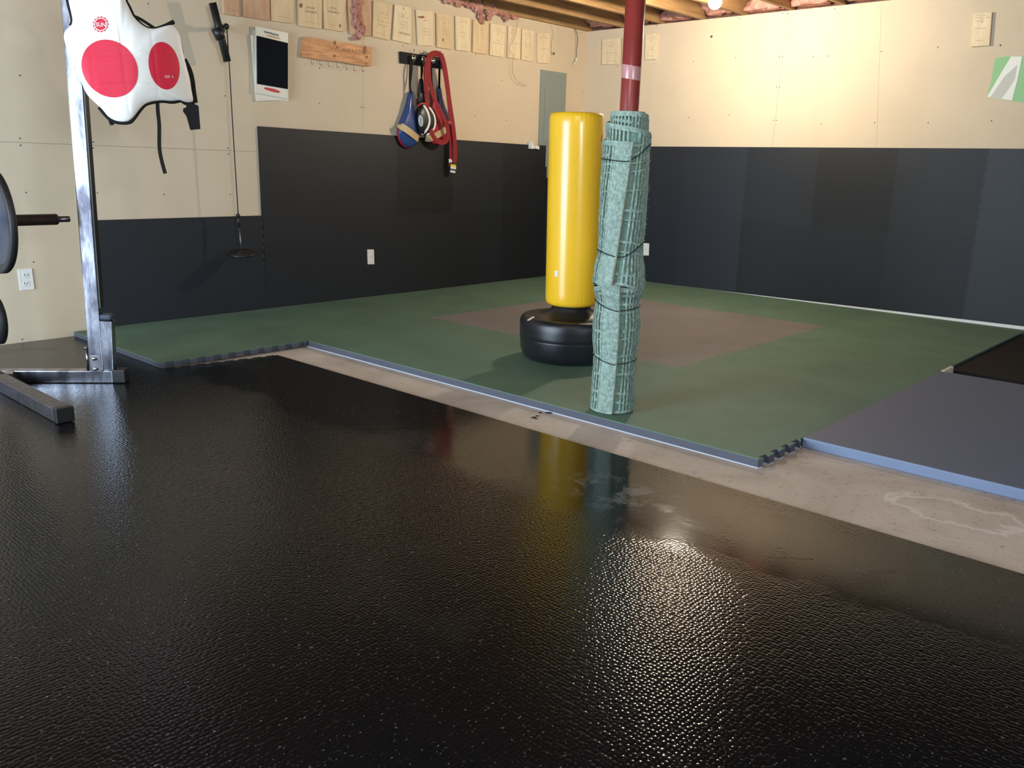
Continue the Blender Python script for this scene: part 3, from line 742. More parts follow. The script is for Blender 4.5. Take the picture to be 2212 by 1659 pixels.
bm = bmesh.new(); box(bm, (-.02, -.009, 0), (.02, .009, .0016)); q = BC+Vector((math.cos(ang0+ax)*.259, math.sin(ang0+ax)*.262, .2350))
bmesh.ops.transform(bm, matrix=Matrix.Translation(q) @ Matrix.Rotation(ang0+ax, 4, 'Z') @ Matrix.Rotation(.45, 4, 'Y'), verts=bm.verts); obj('label_sticker', bm, M['whiteplastic'], t)

# ================================================================ RACK AT LEFT
d1 = Vector((.747, -.664, 0)); d2 = Vector((.664, .747, 0))           # along / behind the cross tube
ft = Vector((-5.152, -1.302, SLAB+.01))                                # front bottom edge point under pixel 250
def sq_tube(bm, a, b, w, h, up=Z, mi=0, bevel=.004):
    a, b = Vector(a), Vector(b); L = (b-a).length; x = (b-a)/L; y = up.cross(x).normalized(); z = x.cross(y)
    Mx = Matrix((x, y, z)).transposed().to_4x4(); Mx.translation = a
    return box(bm, (0, -w/2, -h/2), (L, w/2, h/2), mi, Mx, bevel)
rack = thing('squat_rack', 'worn chrome squat rack with splayed floor tubes at the left edge', 'squat rack', (-5.3, -1.15, -.03))
z0 = -.0295
cl = ft+d2*.03
bm = bmesh.new(); sq_tube(bm, cl+d1*-1.35+Z*(.03-cl.z+z0), cl+d1*-.012+Z*(.03-cl.z+z0), .06, .06); obj('cross_tube', bm, M['chrome'], rack)
bm = bmesh.new(); sq_tube(bm, cl+d1*-.012+Z*(.033-cl.z+z0), cl+d1*.045+Z*(.033-cl.z+z0), .063, .063); obj('end_cap', bm, M['blackplastic'], rack)
bm = bmesh.new(); sq_tube(bm, (-5.566, -.86, z0+.03), (-5.566, -1.765, z0+.03), .066, .06); obj('foot_tube', bm, M['dullsteel'], rack)
bm = bmesh.new(); sq_tube(bm, (-5.566, -1.765, z0+.0335), (-5.566, -1.805, z0+.0335), .07, .064); obj('end_cap', bm, M['blackplastic'], rack)
def on_front(px, py): return hit_plane(px, py, cl-d2*.03, d2)          # plane of the tube's front face
pb = on_front(208, 803); pb.z = z0+.06; pt = on_front(146.5, 0); k = (1.98-pb.z)/(pt.z-pb.z); ptop = pb+(pt-pb)*k
bm = bmesh.new(); sq_tube(bm, pb+d2*.03, ptop+d2*.03, .062, .056, up=d2); obj('upright_post', bm, M['chrome'], rack)
POST_B, POST_T = pb+d2*.03, ptop+d2*.03
def post_at(z): return POST_B+(POST_T-POST_B)*((z-POST_B.z)/(POST_T.z-POST_B.z))
# black strip added down the post's right face, painting in its shade
bm = bmesh.new(); off = d1*.033; sq_tube(bm, post_at(.36)+off+d2*.01, POST_T+off+d2*.01, .006, .045, up=d1.cross(Z), bevel=.001)
bm.free()
bm = bmesh.new(); box(bm, (0, -.022, 0), (.010, .022, 1.0)); 
dirp = (POST_T-POST_B); Lp = dirp.length; zz = dirp.normalized(); yy = d2; xx = yy.cross(zz).normalized(); Mx = Matrix((xx, yy, zz)).transposed().to_4x4(); Mx.translation = POST_B+xx*.0285+zz*.30
bmesh.ops.transform(bm, matrix=Mx @ Matrix.Diagonal((1, 1, Lp-.32, 1)), verts=bm.verts); obj('side_shade_strip', bm, M['blackplastic'], rack)
# short stub tube with a black plug
sb = on_front(231, 803); sb.z = z0+.06; st = on_front(226.5, 694)
bm = bmesh.new(); sq_tube(bm, sb+d2*.03, st+d2*.03, .056, .050, up=d2); obj('stub_tube', bm, M['chrome'], rack)
bm = bmesh.new(); vs = sq_tube(bm, st+d2*.03, st+d2*.03+Z*.032, .058, .052, up=d2, bevel=.012); obj('end_plug', bm, M['rubberblue'], rack)
bm = bmesh.new(); pc = on_front(206.5, 785); Mx = Matrix((d1, d2, Z)).transposed().to_4x4(); Mx.translation = pc
box(bm, (-.024, -.004, -.04), (.028, .0005, .042), 0, Mx, .002); gp = obj('gusset_plate', bm, M['dullsteel'], rack)
for px, py in ((204.5, 774), (207, 796)):
    bm = bmesh.new(); lathe(bm, [(0, .012), (.007, .011), (.009, .007), (.009, 0)], on_front(px, py)-d2*.004, -d2, 12); obj('bolt_head', bm, M['silver'], gp)
b0 = on_front(185, 801)+d2*.03; b0.z = z0+.06; b1 = on_front(181.5, 757)+d2*.03
bm = bmesh.new(); tube(bm, [b0, b1], .0055, 10); lathe(bm, [(0, .012), (.011, .012), (.0115, 0), (0, 0)], b1, Z, 6); obj('upright_bolt', bm, M['chrome'], rack)
# hidden-left upright and rest that carry the barbell
YB = -1.15
be = hit_plane(150, 473, Vector((0, YB, 0)), Vector((0, 1, 0)))        # bar end
bz = be.z
bm = bmesh.new(); sq_tube(bm, (-6.02, YB+.06, z0), (-6.02, YB+.06, 1.9), .06, .06, up=Vector((0, 1, 0))); obj('upright_post', bm, M['chrome'], rack)
bm = bmesh.new(); box(bm, (-6.04, YB-.045, bz-.03), (-6.0, YB+.035, bz-.0145)); box(bm, (-6.04, YB-.05, bz-.03), (-6.0, YB-.04, bz+.03)); obj('bar_hook', bm, M['dullsteel'], rack)
bm = bmesh.new(); sq_tube(bm, (-6.15, -.75, z0+.03), (-5.5, -1.02, z0+.03), .06, .06); obj('cross_tube', bm, M['chrome'], rack)
bm = bmesh.new(); sq_tube(bm, (-6.02, -.82, z0+.03), (-6.02, -1.6, z0+.03), .06, .06); obj('foot_tube', bm, M['dullsteel'], rack)
# barbell
bar = thing('barbell', 'dark barbell with its bare sleeve end reaching in from the left edge', 'barbell', (be.x-.9, YB, bz))
X = Vector((1, 0, 0))
def yat(px, py): return hit_plane(px, py, Vector((0, YB, 0)), Vector((0, 1, 0)))
xs_ = yat(124, 473).x; xp = yat(3, 478).x
bm = bmesh.new(); lathe(bm, [(0, 0), (.0125, 0), (.0135, .004), (.0135, be.x-xs_+.01), (0, be.x-xs_+.01)], (be.x, YB, bz), -X, 24); obj('bar_end', bm, M['dullsteel'], bar)
bm = bmesh.new(); lathe(bm, [(0, 0), (.022, 0), (.025, .006), (.025, .4), (.034, .402), (.034, .43), (0, .43)], (xs_, YB, bz), -X, 32); obj('sleeve', bm, mat('dark_sleeve', (.10, .075, .07), .45, metal=.8, var=.3, vscale=20), bar)
bm = bmesh.new(); lathe(bm, [(0, 0), (.0142, 0), (.0142, 1.3), (0, 1.3)], (xs_-.425, YB, bz), -X, 16); obj('shaft', bm, M['dullsteel'], bar)
pl = thing('weight_plate', 'large blue-grey rubber weight plate on the barbell, cut by the left edge', 'weight plate', (xp-.03, YB, bz))
RP = .228
bm = bmesh.new(); xc = xp-.012
lathe(bm, [(.0255, -.018), (.05, -.018), (.055, -.006), (.165, -.002), (.192, -.012), (RP-.005, -.015), (RP, -.010), (RP, .010), (RP-.005, .015), (.196, .012), (.188, .004), (.06, .007), (.05, .02), (.0255, .02), (.0255, -.018)], (xc-.012, YB, bz), -X, 72)
for f in bm.faces:
    cx = f.calc_center_median(); rr = math.hypot(cx.y-YB, cx.z-bz); f.material_index = 1 if rr > .190 else 0
obj('disc', bm, [M['rubberblue'], M['rubberblack']], pl)
bm = bmesh.new()
for i, ch in enumerate('BARBELL'):
    a = math.radians(38-i*12.5)            # angle above horizontal on the -y side as seen from the camera (right side of the face)
    def fn(u, v, a=a):
        rr = .165+v*.026; aa = a-u*.022/.165
        return Vector((xc-.012-.0065, YB+rr*math.cos(aa)*1.0, bz+rr*math.sin(aa)))
    add_text(bm, ch, fn, .015)
for v in list(bm.verts): pass
r = bmesh.ops.extrude_face_region(bm, geom=bm.faces[:]); bmesh.ops.translate(bm, vec=(-.0015, 0, 0), verts=[g for g in r['geom'] if isinstance(g, bmesh.types.BMVert)])
obj('raised_lettering', bm, M['letter'], pl)
# small plate stored low on the rack
YP = -1.02; lp = hit_plane(10, 688, Vector((0, YP, 0)), Vector((0, 1, 0)))
pl2 = thing('weight_plate', 'small black weight plate low on the rack, just peeking in at left edge', 'weight plate', (lp.x-.05, YP, lp.z))
bm = bmesh.new(); lathe(bm, [(.014, -.02), (.105, -.02), (.115, -.015), (.115, .015), (.105, .02), (.014, .02), (.014, -.02)], (lp.x-.04, YP, lp.z), -X, 48); obj('disc', bm, M['rubberblack'], pl2)
bm = bmesh.new(); tube(bm, [(-6.02, YP, lp.z), (lp.x-.005, YP, lp.z)], .0135, 12); obj('plate_peg', bm, M['dullsteel'], rack)

# ================================================================ CHEST PROTECTOR
zc = 1.55; pc = post_at(zc)
vn = Vector((CAM.x-pc.x, CAM.y-pc.y, 0)).normalized(); VB = pc+vn*.075
OUT = [(146, -60), (146, -30), (147, 0), (153, 25), (157, 45), (154, 55), (140, 66), (137, 80), (146, 110), (160, 140), (173, 170), (183, 195), (190, 207), (205, 221), (220, 235), (233, 252), (248, 261), (265, 264), (280, 262), (290, 252), (300, 238), (312, 225), (330, 219), (350, 217), (372, 219), (392, 216), (400, 222), (419, 221), (413, 190), (405, 150), (395, 110), (388, 72), (374, 52), (355, 56), (335, 62), (318, 60), (300, 48), (287, 34), (279, 16), (270, -2), (264, -30), (258, -60), (225, -42), (205, -60)]
VC = (262, 140)
bnd = [Vector(p) for p in OUT]
def resample(poly, n):
    P = [Vector(p) for p in poly]; L = [0]
    for i in range(len(P)): L.append(L[-1]+(P[(i+1) % len(P)]-P[i]).length)
    out = []; j = 0
    for k in range(n):
        s = L[-1]*k/n
        while L[j+1] < s: j += 1
        a, b = P[j], P[(j+1) % len(P)]; tt = (s-L[j])/(L[j+1]-L[j]); out.append(a+(b-a)*tt)
    return out
BR = resample(OUT, 220)
for _ in range(2): BR = [(BR[i-1]+BR[i]*2+BR[(i+1) % len(BR)])/4 for i in range(len(BR))]
def edge_t(x, y):
    """fraction of the way from centre to the outline"""
    d = Vector((x-VC[0], y-VC[1])); L = d.length
    if L < 1e-4: return 0
    best = 0; u = d/L; nrm = Vector((-u.y, u.x)); B = 1e9
    for i in range(len(BR)):
        a = BR[i]-Vector(VC); b = BR[(i+1) % len(BR)]-Vector(VC); da, db = a.dot(nrm), b.dot(nrm)
        if da*db <= 0 and da != db:
            k = da/(da-db); q = a+(b-a)*k; s = q.dot(u)
            if s > 0: best = max(best, s)
    return min(1, L/max(best, 1e-3))
def vsurf(x, y, lift=0, t=None):
    if t is None: t = edge_t(x, y)
    h = .030*math.sqrt(max(0, 1-t**3.2))
    rec = -.10*max(0, (x-285)/130)**1.5*(1 if x > 285 else 0)          # the right flap swings back towards the wall
    g = 0
    for gx in (200, 268, 336): g += math.exp(-((x-gx-(y-150)*.12)/2.2)**2)
    for gy in (117, 183): g += math.exp(-((y-gy+(x-250)*.02)/2.2)**2)*(1 if (180 < x < 300 or x > 318) else 0)
    h -= .0024*g*(1-t)**.3 if t < .93 else 0
    h += .004*noise.noise(Vector((x*.018, y*.02, 0)))*(1-t)
    return hit_plane(x, y, VB+vn*(h+rec+lift), vn)
vest = thing('chest_protector', 'white padded chest guard with two large red target spots, hung on the chrome rack', 'chest protector', VB)
bm = bmesh.new(); NR = 40; rings = []
for k in range(1, NR+1):
    tt = 1-(1-k/NR)**1.25
    rings.append([bm.verts.new(vsurf(VC[0]+(p.x-VC[0])*tt, VC[1]+(p.y-VC[1])*tt, t=tt)) for p in BR])
c0 = bm.verts.new(vsurf(*VC, t=0)); nB = len(BR)
for i in range(nB): bm.faces.new((c0, rings[0][i], rings[0][(i+1) % nB]))
for A, B in zip(rings, rings[1:]):
    for i in range(nB): bm.faces.new((A[i], B[i], B[(i+1) % nB], A[(i+1) % nB]))
back = [bm.verts.new(v.co-vn*.018) for v in rings[-1]]
for i in range(nB): bm.faces.new((rings[-1][i], back[i], back[(i+1) % nB], rings[-1][(i+1) % nB]))
bm.faces.new(back[::-1])
obj('padded_body', bm, M['whitevinyl'], vest, smooth=True)
def vtrim(pts, rad_, name='black_piping', lift=0):
    bm = bmesh.new(); P = []
    for x, y in [tuple(p)[:2] for p in bez([(a, b, 0) for a, b in pts], 6)]: P.append(vsurf(x, y, lift, t=1)-vn*.006)
    tube(bm, P, rad_, 8); return obj(name, bm, M['blackcloth'], vest)
vtrim([(144, -40), (147, 0), (153, 25), (157, 45), (154, 56)], .0095)
vtrim([(262, -34), (270, -2), (279, 16), (288, 35), (301, 50), (318, 61), (335, 63), (355, 57), (375, 47)], .0095)
vtrim([(287, 34), (300, 39), (315, 48), (333, 60)], .0065)
vtrim([(214, 231), (233, 253), (248, 262), (265, 265), (281, 263), (291, 253), (301, 239), (313, 226), (331, 220), (351, 218), (373, 220), (391, 217), (402, 223), (419, 222)], .009)
vtrim([(387, 72), (392, 95), (397, 118)], .002)
vtrim([(399, 128), (410, 150), (416, 172), (419, 196), (423, 222)], .010)
vtrim([(236, 255), (240, 268), (247, 262)], .006)
def disc_px(cx, cy, ax_, ay_, rot, n, rings_, fn, bm, mi=0):
    c = bm.verts.new(fn(cx, cy)); prev = None
    for k in range(1, rings_+1):
        q = []
        for i in range(n):
            a = i*2*PI/n; u = math.cos(a)*ax_*k/rings_; v = math.sin(a)*ay_*k/rings_
            q.append(bm.verts.new(fn(cx+u*math.cos(rot)-v*math.sin(rot), cy+u*math.sin(rot)+v*math.cos(rot))))
        for i in range(n):
            f = bm.faces.new((c, q[i], q[(i+1) % n])) if prev is None else bm.faces.new((prev[i], q[i], q[(i+1) % n], prev[(i+1) % n]))
            f.material_index = mi
        prev = q
bm = bmesh.new(); disc_px(237, 148, 66.5, 57, .85, 72, 14, lambda x, y: vsurf(x, y, .0012), bm); obj('front_target_spot', bm, M['redprint'], vest, smooth=True)
bm = bmesh.new(); disc_px(354.5, 142, 52, 33, 1.38, 64, 12, lambda x, y: vsurf(x, y, .0012), bm); obj('side_target_spot', bm, M['redprint'], vest, smooth=True)
bm = bmesh.new(); add_text(bm, 'SIZE  4', lambda u, v: vsurf(365+u*18, 165.5-v*5.5, .0022), .01); obj('size_print', bm, M['whiteprint'], vest)
# round sunburst emblem reading SUN
EX, EY = 217.5, 52.5
em = bmesh.new(); c = em.verts.new(vsurf(EX, EY, .0012)); q = []
for i in range(78):
    a = i*2*PI/78; ph = (i % 6)/6; pk = abs(ph-.5)*2; rr = 15.2+2.9*(pk**1.6); q.append(em.verts.new(vsurf(EX+math.cos(a)*rr*.98, EY+math.sin(a)*rr, .0012)))
for i in range(78): em.faces.new((c, q[i], q[(i+1) % 78]))
emo = obj('emblem', em, M['redprint'], vest)
bm = bmesh.new()
q = [[bm.verts.new(vsurf(EX+math.cos(i*2*PI/60)*r, EY+math.sin(i*2*PI/60)*r, .0018)) for i in range(60)] for r in (12.4, 14.3)]
for i in range(60): bm.faces.new((q[0][i], q[0][(i+1) % 60], q[1][(i+1) % 60], q[1][i]))
add_text(bm, 'SUN', lambda u, v: vsurf(EX+.2+u*21.0, EY+.6+u*.6-v*9.0, .0022), .02)
obj('emblem_print', bm, M['whiteprint'], emo)
# straps
def vp(x, y, d=0.0): return hit_plane(x, y, VB+vn*d, vn)
bm = bmesh.new(); ribbon(bm, bez([vp(340, 216, -.03), vp(341, 240, -.03), vp(344, 270, -.025), vp(344, 300, -.02), vp(345, 325, -.02), vp(350, 350, -.02), (vp(357, 375, -.02))], 5), .0165, .003, vn); obj('tie_strap', bm, M['blackcloth'], vest)
bm = bmesh.new(); prism(bm, [vp(x, y, -.085) for x, y in ((403, 222), (424, 226), (429, 229), (433, 279), (411, 281), (403, 252), (395, 240), (396, 234), (402, 232))], [vp(x, y, -.1) for x, y in ((403, 222), (424, 226), (429, 229), (433, 279), (411, 281), (403, 252), (395, 240), (396, 234), (402, 232))]); obj('strap_end', bm, M['blackcloth'], vest)
bm = bmesh.new(); tube(bm, bez([vp(200, 2, .01), vp(215, 7, -.015), vp(235, 6, -.02), vp(256, -2, .01)], 5), .011, 8); obj('collar', bm, M['blackcloth'], vest)
# peg at the top of the post that the collar hangs from
bm = bmesh.new(); tp = post_at(1.86); tube(bm, [tp, tp+vn*.12, tp+vn*.13+Z*.03], .010, 10); obj('hanging_peg', bm, M['dullsteel'], rack)
bm = bmesh.new(); hk = tp+vn*.095+Z*.012
tube(bm, bez([vp(150, -58, 0), vp(170, -95, .01), hk, vp(230, -95, .01), vp(255, -58, 0)], 6), .011, 8); obj('shoulder_strap', bm, M['blackcloth'], vest)

# ================================================================ BACK WALL THINGS
# pine breaking boards: corners TL TR BR BL in photo pixels, tone, label
def bil(q, u, v):
    """u right -.5...5, v up -.5...5 -> photo pixel"""
    a, b = u+.5, .5-v
    x = (q[0][0]*(1-a)+q[1][0]*a)*(1-b)+(q[3][0]*(1-a)+q[2][0]*a)*b; y = (q[0][1]*(1-a)+q[1][1]*a)*(1-b)+(q[3][1]*(1-a)+q[2][1]*a)*b
    return x, y
def scribble(bm, q, fn, n1, lines, rnd, wd=.0011):
    """pen strokes: lines = (v, u0, u1, height)"""
    for (v, ua, ub, h) in lines:
        u = ua
        while u < ub-.04:
            L = rnd.uniform(.12, .26); L = min(L, ub-u); pts = []; kk = max(5, int(L*46))
            for i in range(kk+1):
                s = i/kk; vv = v-.03*(u+L*s)+h*(.5*math.sin(i*1.9+rnd.uniform(-.4, .4))*rnd.uniform(.5, 1)); pts.append(fn(*bil(q, u+L*s, vv), n1+.0005))
            ribbon(bm, pts, wd, .0004, WN[fn]); u += L+.05
TH = .018
BO = [
 ([(480, -62), (514, -56), (518, 36), (484, 30)], 'pine_red', 'leftmost reddish pine board of the high row, cut by the frame top', [(-.38, -.25, .4, .03)], None),
 ([(524, -55), (580, -46), (583, 45), (527, 36)], 'pine_red', 'wide reddish pine board, second from the left in the high row', [(-.36, -.25, .35, .03)], None),
 ([(586, -44), (635, -34), (633, 51), (587, 45)], 'pine', 'honey pine board, third from the left in the high row', [(-.37, -.2, .4, .03)], None),
 ([(645, -32), (697, -23), (695, 63), (647, 56)], 'pine', 'pine board with a dark knot on its left and two short written lines', [(-.37, -.25, .4, .025)], [('KICK', .02, -.01, .36, .055), ('2 BOARDS', .0, -.11, .52, .055)]),
 ([(698, -22), (748, -13), (744, 69), (701, 62)], 'pine', 'pine board reading 3 boards with a dark spot near its bottom right', [(-.37, -.25, .15, .025)], [('KICK', -.05, .07, .30, .055), ('3 BOARDS', -.05, -.03, .56, .055)]),
 ([(751, -12), (802, -3), (802, 78), (757, 74)], 'pine_red', 'reddish board with pink insulation hanging over its left half', [(.15, .1, .4, .04), (-.1, .1, .4, .04), (-.36, .2, .4, .03)], None),
 ([(808, 1), (848, 11), (841, 87), (806, 79)], 'pine', 'pine board with four lines of bold handwriting, right of the insulation strip', [(.20, -.2, .3, .06), (.10, -.2, .3, .06), (-.02, -.3, .42, .06), (-.14, -.25, .3, .06), (-.37, -.3, .3, .03)], None),
 ([(854, 9), (889, 16), (888, 95), (849, 86)], 'pine_pale', 'pale pine board with bold last line, above the left end of peg rack', [(.26, -.3, .2, .03), (.19, -.3, .4, .035), (.06, -.1, .3, .03), (-.02, -.1, .3, .03), (-.1, -.1, .2, .03)], [('3 BOARDS', .1, -.26, .66, .06)]),
 ([(900, 21), (936, 25), (935, 99), (904, 98)], 'pine_pale', 'pale pine board with a dark smudge near its top', [(.22, -.1, .25, .03), (-.02, -.15, .3, .04), (-.1, -.1, .3, .04), (-.18, -.1, .3, .03)], None),
 ([(944, 28), (976, 33), (976, 107), (945, 102)], 'pine', 'pine board with many small lines and a dark knot low on the left', [(.40, -.2, .2, .03), (.34, -.35, .3, .03), (.27, -.3, .4, .03), (.08, -.15, .2, .04), (0, -.15, .2, .03), (-.08, -.15, .2, .03), (-.36, -.15, .25, .03)], None),
 ([(985, 34), (1015, 39), (1015, 111), (986, 108)], 'pine_pale', 'pine board above the right end of the peg rack, two short words in its middle', [(.40, -.2, .2, .03), (.34, -.3, .35, .03), (.02, -.2, .3, .04), (-.08, -.1, .2, .04), (-.38, -.2, .2, .025)], None),
 ([(1023, 42), (1056, 47), (1053, 118), (1022, 113)], 'pine', 'darker honey pine board partly under the ragged insulation', [(.28, -.3, .4, .03), (-.03, -.2, .2, .04), (-.4, -.25, .1, .025)], None),
 ([(1060, 50), (1092, 56), (1088, 124), (1059, 119)], 'pine_pale', 'pale board with one long bold line across its middle, left of the wire', [(.36, -.1, .3, .03), (.29, -.38, .42, .035), (.0, -.1, .15, .04), (-.09, -.35, .38, .045), (-.38, -.1, .2, .03)], None),
 ([(1099, 56), (1126, 61), (1123, 128), (1097, 124)], 'pine_pale', 'pale board with a thin wire looping in front of it', [(.38, -.2, .2, .03), (.30, -.35, .4, .035), (-.02, -.1, .38, .04)], None),
 ([(1128, 62), (1153, 67), (1152, 133), (1127, 129)], 'pine_pale', 'narrow pale board, second from the right end of the back wall row', [(.38, -.2, .2, .03), (.31, -.35, .4, .035), (.06, -.2, .3, .035), (-.01, -.25, .2, .035), (-.08, -.15, .2, .03), (-.4, -.3, .1, .02)], None),
 ([(1162, 71), (1188, 72), (1187, 137), (1162, 136)], 'pine_pale', 'narrow pale board at the right end of the back wall row, above the grey panel', [(.42, -.1, .2, .03), (.34, -.35, .4, .035), (-.02, -.3, .4, .03)], None),
]
rnd = random.Random(11)
def board(q, mt, lab, lines, texts, fn, group, th=TH, dirx=1):
    bm = bmesh.new(); wall_slab(bm, q, .0006, th, fn); bmesh.ops.bevel(bm, geom=bm.edges[:], offset=.001, segments=1, affect='EDGES')
    b = obj('pine_board', bm, M[mt]); tag(b, lab, 'board', group)
    bm = bmesh.new(); scribble(bm, q, fn, th, lines, rnd)
    obj('handwriting', bm, M['ink' if texts or mt == 'pine_pale' else 'inkfaint'], b)
    if texts:
        bm = bmesh.new()
        for (s, cu, cv, w, h) in texts: add_text(bm, s, lambda u, v: fn(*bil(q, cu+u*w, cv+v*h), th+.0006), 0)
        obj('handwriting', bm, M['ink'], b)
    bm = bmesh.new(); x, y = bil(q, 0, .22 if len(lines) > 2 else .3); lathe(bm, [(0, .0012), (.003, .001), (.003, 0)], fn(x, y, th), WN[fn], 8); obj('nail_head', bm, M['screw'], b)
    return b
bd = []
for q, mt, lab, lines, texts in BO: bd.append(board(q, mt, lab, lines, texts, WA, 'pine boards in a row high on the back wall'))
def knot(b, x, y, rx, ry, fn=WA, th=TH, m='burn'):
    bm = bmesh.new(); c = bm.verts.new(fn(x, y, th+.0005)); q = [bm.verts.new(fn(x+math.cos(i*PI/9)*rx*(1+.25*math.sin(i*2.1)), y+math.sin(i*PI/9)*ry*(1+.25*math.cos(i*1.7)), th+.0005)) for i in range(18)]
    for i in range(18): bm.faces.new((c, q[i], q[(i+1) % 18]))
    obj('knot', bm, M[m], b)
knot(bd[3], 650, 12, 4, 5); knot(bd[4], 734.5, 56, 2, 4); knot(bd[9], 957, 86, 1.5, 4, m='ink'); knot(bd[8], 910, 37, 8, 2.5); knot(bd[7], 872, 18, 1, 2, m='ink')
rb = 'pine boards on the right wall'
board([(1301, 85), (1336, 82), (1337, 139), (1300, 139)], 'pine_pale', 'pale board on the right wall, left of the red column', [(.36, -.1, .2, .03), (.28, -.35, .4, .035), (.2, -.15, .2, .03), (-.05, -.3, .3, .035), (-.36, -.1, .3, .025)], None, WB, rb, .016)
board([(1344, 82), (1381, 79), (1379, 140), (1343, 141)], 'pine', 'pine board on the right wall almost hidden behind the red column', [], None, WB, rb, .016)
board([(1394, 76), (1421, 71), (1416, 128), (1393, 129)], 'pine_pale', 'pale board on the right wall, right of the red column', [(.42, -.1, .3, .03), (.34, -.35, .4, .035), (.27, -.1, .2, .03), (-.02, -.3, .2, .03), (-.1, -.2, .3, .025), (-.36, -.35, .25, .025)], None, WB, rb, .016)
board([(2102, 29), (2143, 26), (2137, 98), (2096, 101)], 'pine_pale', 'lone pale board at upper right of the right wall, above the green paper', [(.43, -.35, .25, .035), (.36, -.4, .42, .04), (.31, -.1, .1, .03), (.25, -.3, .1, .035), (.03, -.35, .25, .04), (-.33, -.2, .15, .025)], None, WB, rb, .018)

# stacked plastic practice boards
def practice(q, n0, n1, lab, face=True):
    t = thing('practice_board', lab, 'practice board', WA(q[0][0], q[0][1], n0), 'stack of plastic practice boards')
    bm = bmesh.new(); wall_slab(bm, q, n0, n1); bmesh.ops.bevel(bm, geom=bm.edges[:], offset=.003, segments=2, affect='EDGES'); obj('frame', bm, M['whiteplastic'], t)
    return t
pbx = practice([(547, 64), (619, 78), (624, 219), (553, 217)], .001, .0085, 'white plastic practice board at the back of the stack')
bm = bmesh.new(); wall_slab(bm, [(549, 90), (551, 91), (553, 120), (551, 120)], .0086, .0090); obj('red_mark', bm, M['redplastic'], pbx)
practice([(541, 75), (612, 88), (624, 215), (553, 219)], .0105, .018, 'white plastic practice board in the middle of the stack, skewed to the left')
t = practice([(552, 56), (623, 71), (622, 214), (552, 201)], .019, .030, 'front white practice board with a black panel and red slot')
bm = bmesh.new(); wall_slab(bm, [(555, 77), (622, 93), (622, 192.5), (556, 181)], .0302, .0345); obj('black_panel', bm, M['navy'], t)
bm = bmesh.new(); pts = []
for k in range(24): a = k*2*PI/24; pts.append(bil([(571, 187), (604.5, 195), (604, 202.5), (571, 193.5)], .5*max(-1, min(1, 1.12*math.cos(a))), .5*math.sin(a)))
wall_slab(bm, pts, .0302, .0315); obj('red_slot', bm, M['redplastic'], t)
bm = bmesh.new(); pts = []
for k in range(24): a = k*2*PI/24; pts.append(bil([(575, 74), (606, 81), (604, 86), (575, 78.5)], .5*max(-1, min(1, 1.12*math.cos(a))), .5*math.sin(a)))
wall_slab(bm, pts, .0302, .0308); obj('hand_slot', bm, M['tan'], t)
bm = bmesh.new(); rq = [(570, 65), (602, 74), (602, 79), (570, 72)]
for j in range(3): ribbon(bm, [WA(*bil(rq, -.5+i/22, .3*math.sin(i*1.7+j)+.12*j-.1), .0307) for i in range(23)], .0022, .0005, -NA)
obj('pen_scrawl', bm, M['slot'], t)
bm = bmesh.new(); ribbon(bm, [WA(577+i*1.3, 208+i*.35+1.1*math.sin(i*1.8), .0097) for i in range(12)], .006, .0006, -NA); obj('pen_scrawl', bm, M['slot'], pbx)

# hook plank
t = thing('hook_plank', 'orange-stained knotty plank with burnt lettering and seven wire hooks', 'hook board', WA(728, 112, .01))
QP = [(656, 79), (803, 102), (803, 143.5), (653, 123)]
bm = bmesh.new()
pts = []
for (a, b, n) in ((QP[0], QP[1], 14), (QP[1], QP[2], 4), (QP[2], QP[3], 14), (QP[3], QP[0], 4)):
    for i in range(n): k = i/n; pts.append((a[0]+(b[0]-a[0])*k+.5*math.sin(i*1.7+b[1]), a[1]+(b[1]-a[1])*k+.7*math.sin(i*.9+a[0])))
wall_slab(bm, pts, .0006, .028); obj('plank', bm, M['plank'], t)
bm = bmesh.new()
for s, cu, cv, w, h in (('AWARDS', .23, .14, .33, .22),): add_text(bm, s, lambda u, v: WA(*bil(QP, cu+u*w, cv+v*h), .0286), 0)
scribble(bm, QP, WA, .028, [(.18, -.30, -.02, .14), (-.15, -.42, -.15, .12), (-.2, -.05, .12, .14), (-.2, .2, .4, .14)], random.Random(2), .0018)
obj('burnt_lettering', bm, M['burn'], t)
for x, y, rx, ry in ((723, 93, 3, 5), (728, 102, 2.5, 3), (788, 108, 4, 9), (792, 123, 3, 3), (722, 121, 3, 3), (791, 138, 3, 2)): knot(t, x, y, rx, ry, th=.028)
for x, y in ((673, 128), (692, 130), (710, 133), (729, 136), (748, 139), (765, 142), (783, 144)):
    bm = bmesh.new(); P = [(x-.5, y-4, .014), (x-.8, y+3, .014), (x-1, y+7, .018), (x, y+10.5, .03), (x+2.5, y+10.5, .042), (x+4.5, y+7.5, .05)]
    tube(bm, bez([WA(a, b, c) for a, b, c in P], 5), .0016, 6); obj('wire_hook', bm, M['dullsteel'], t)

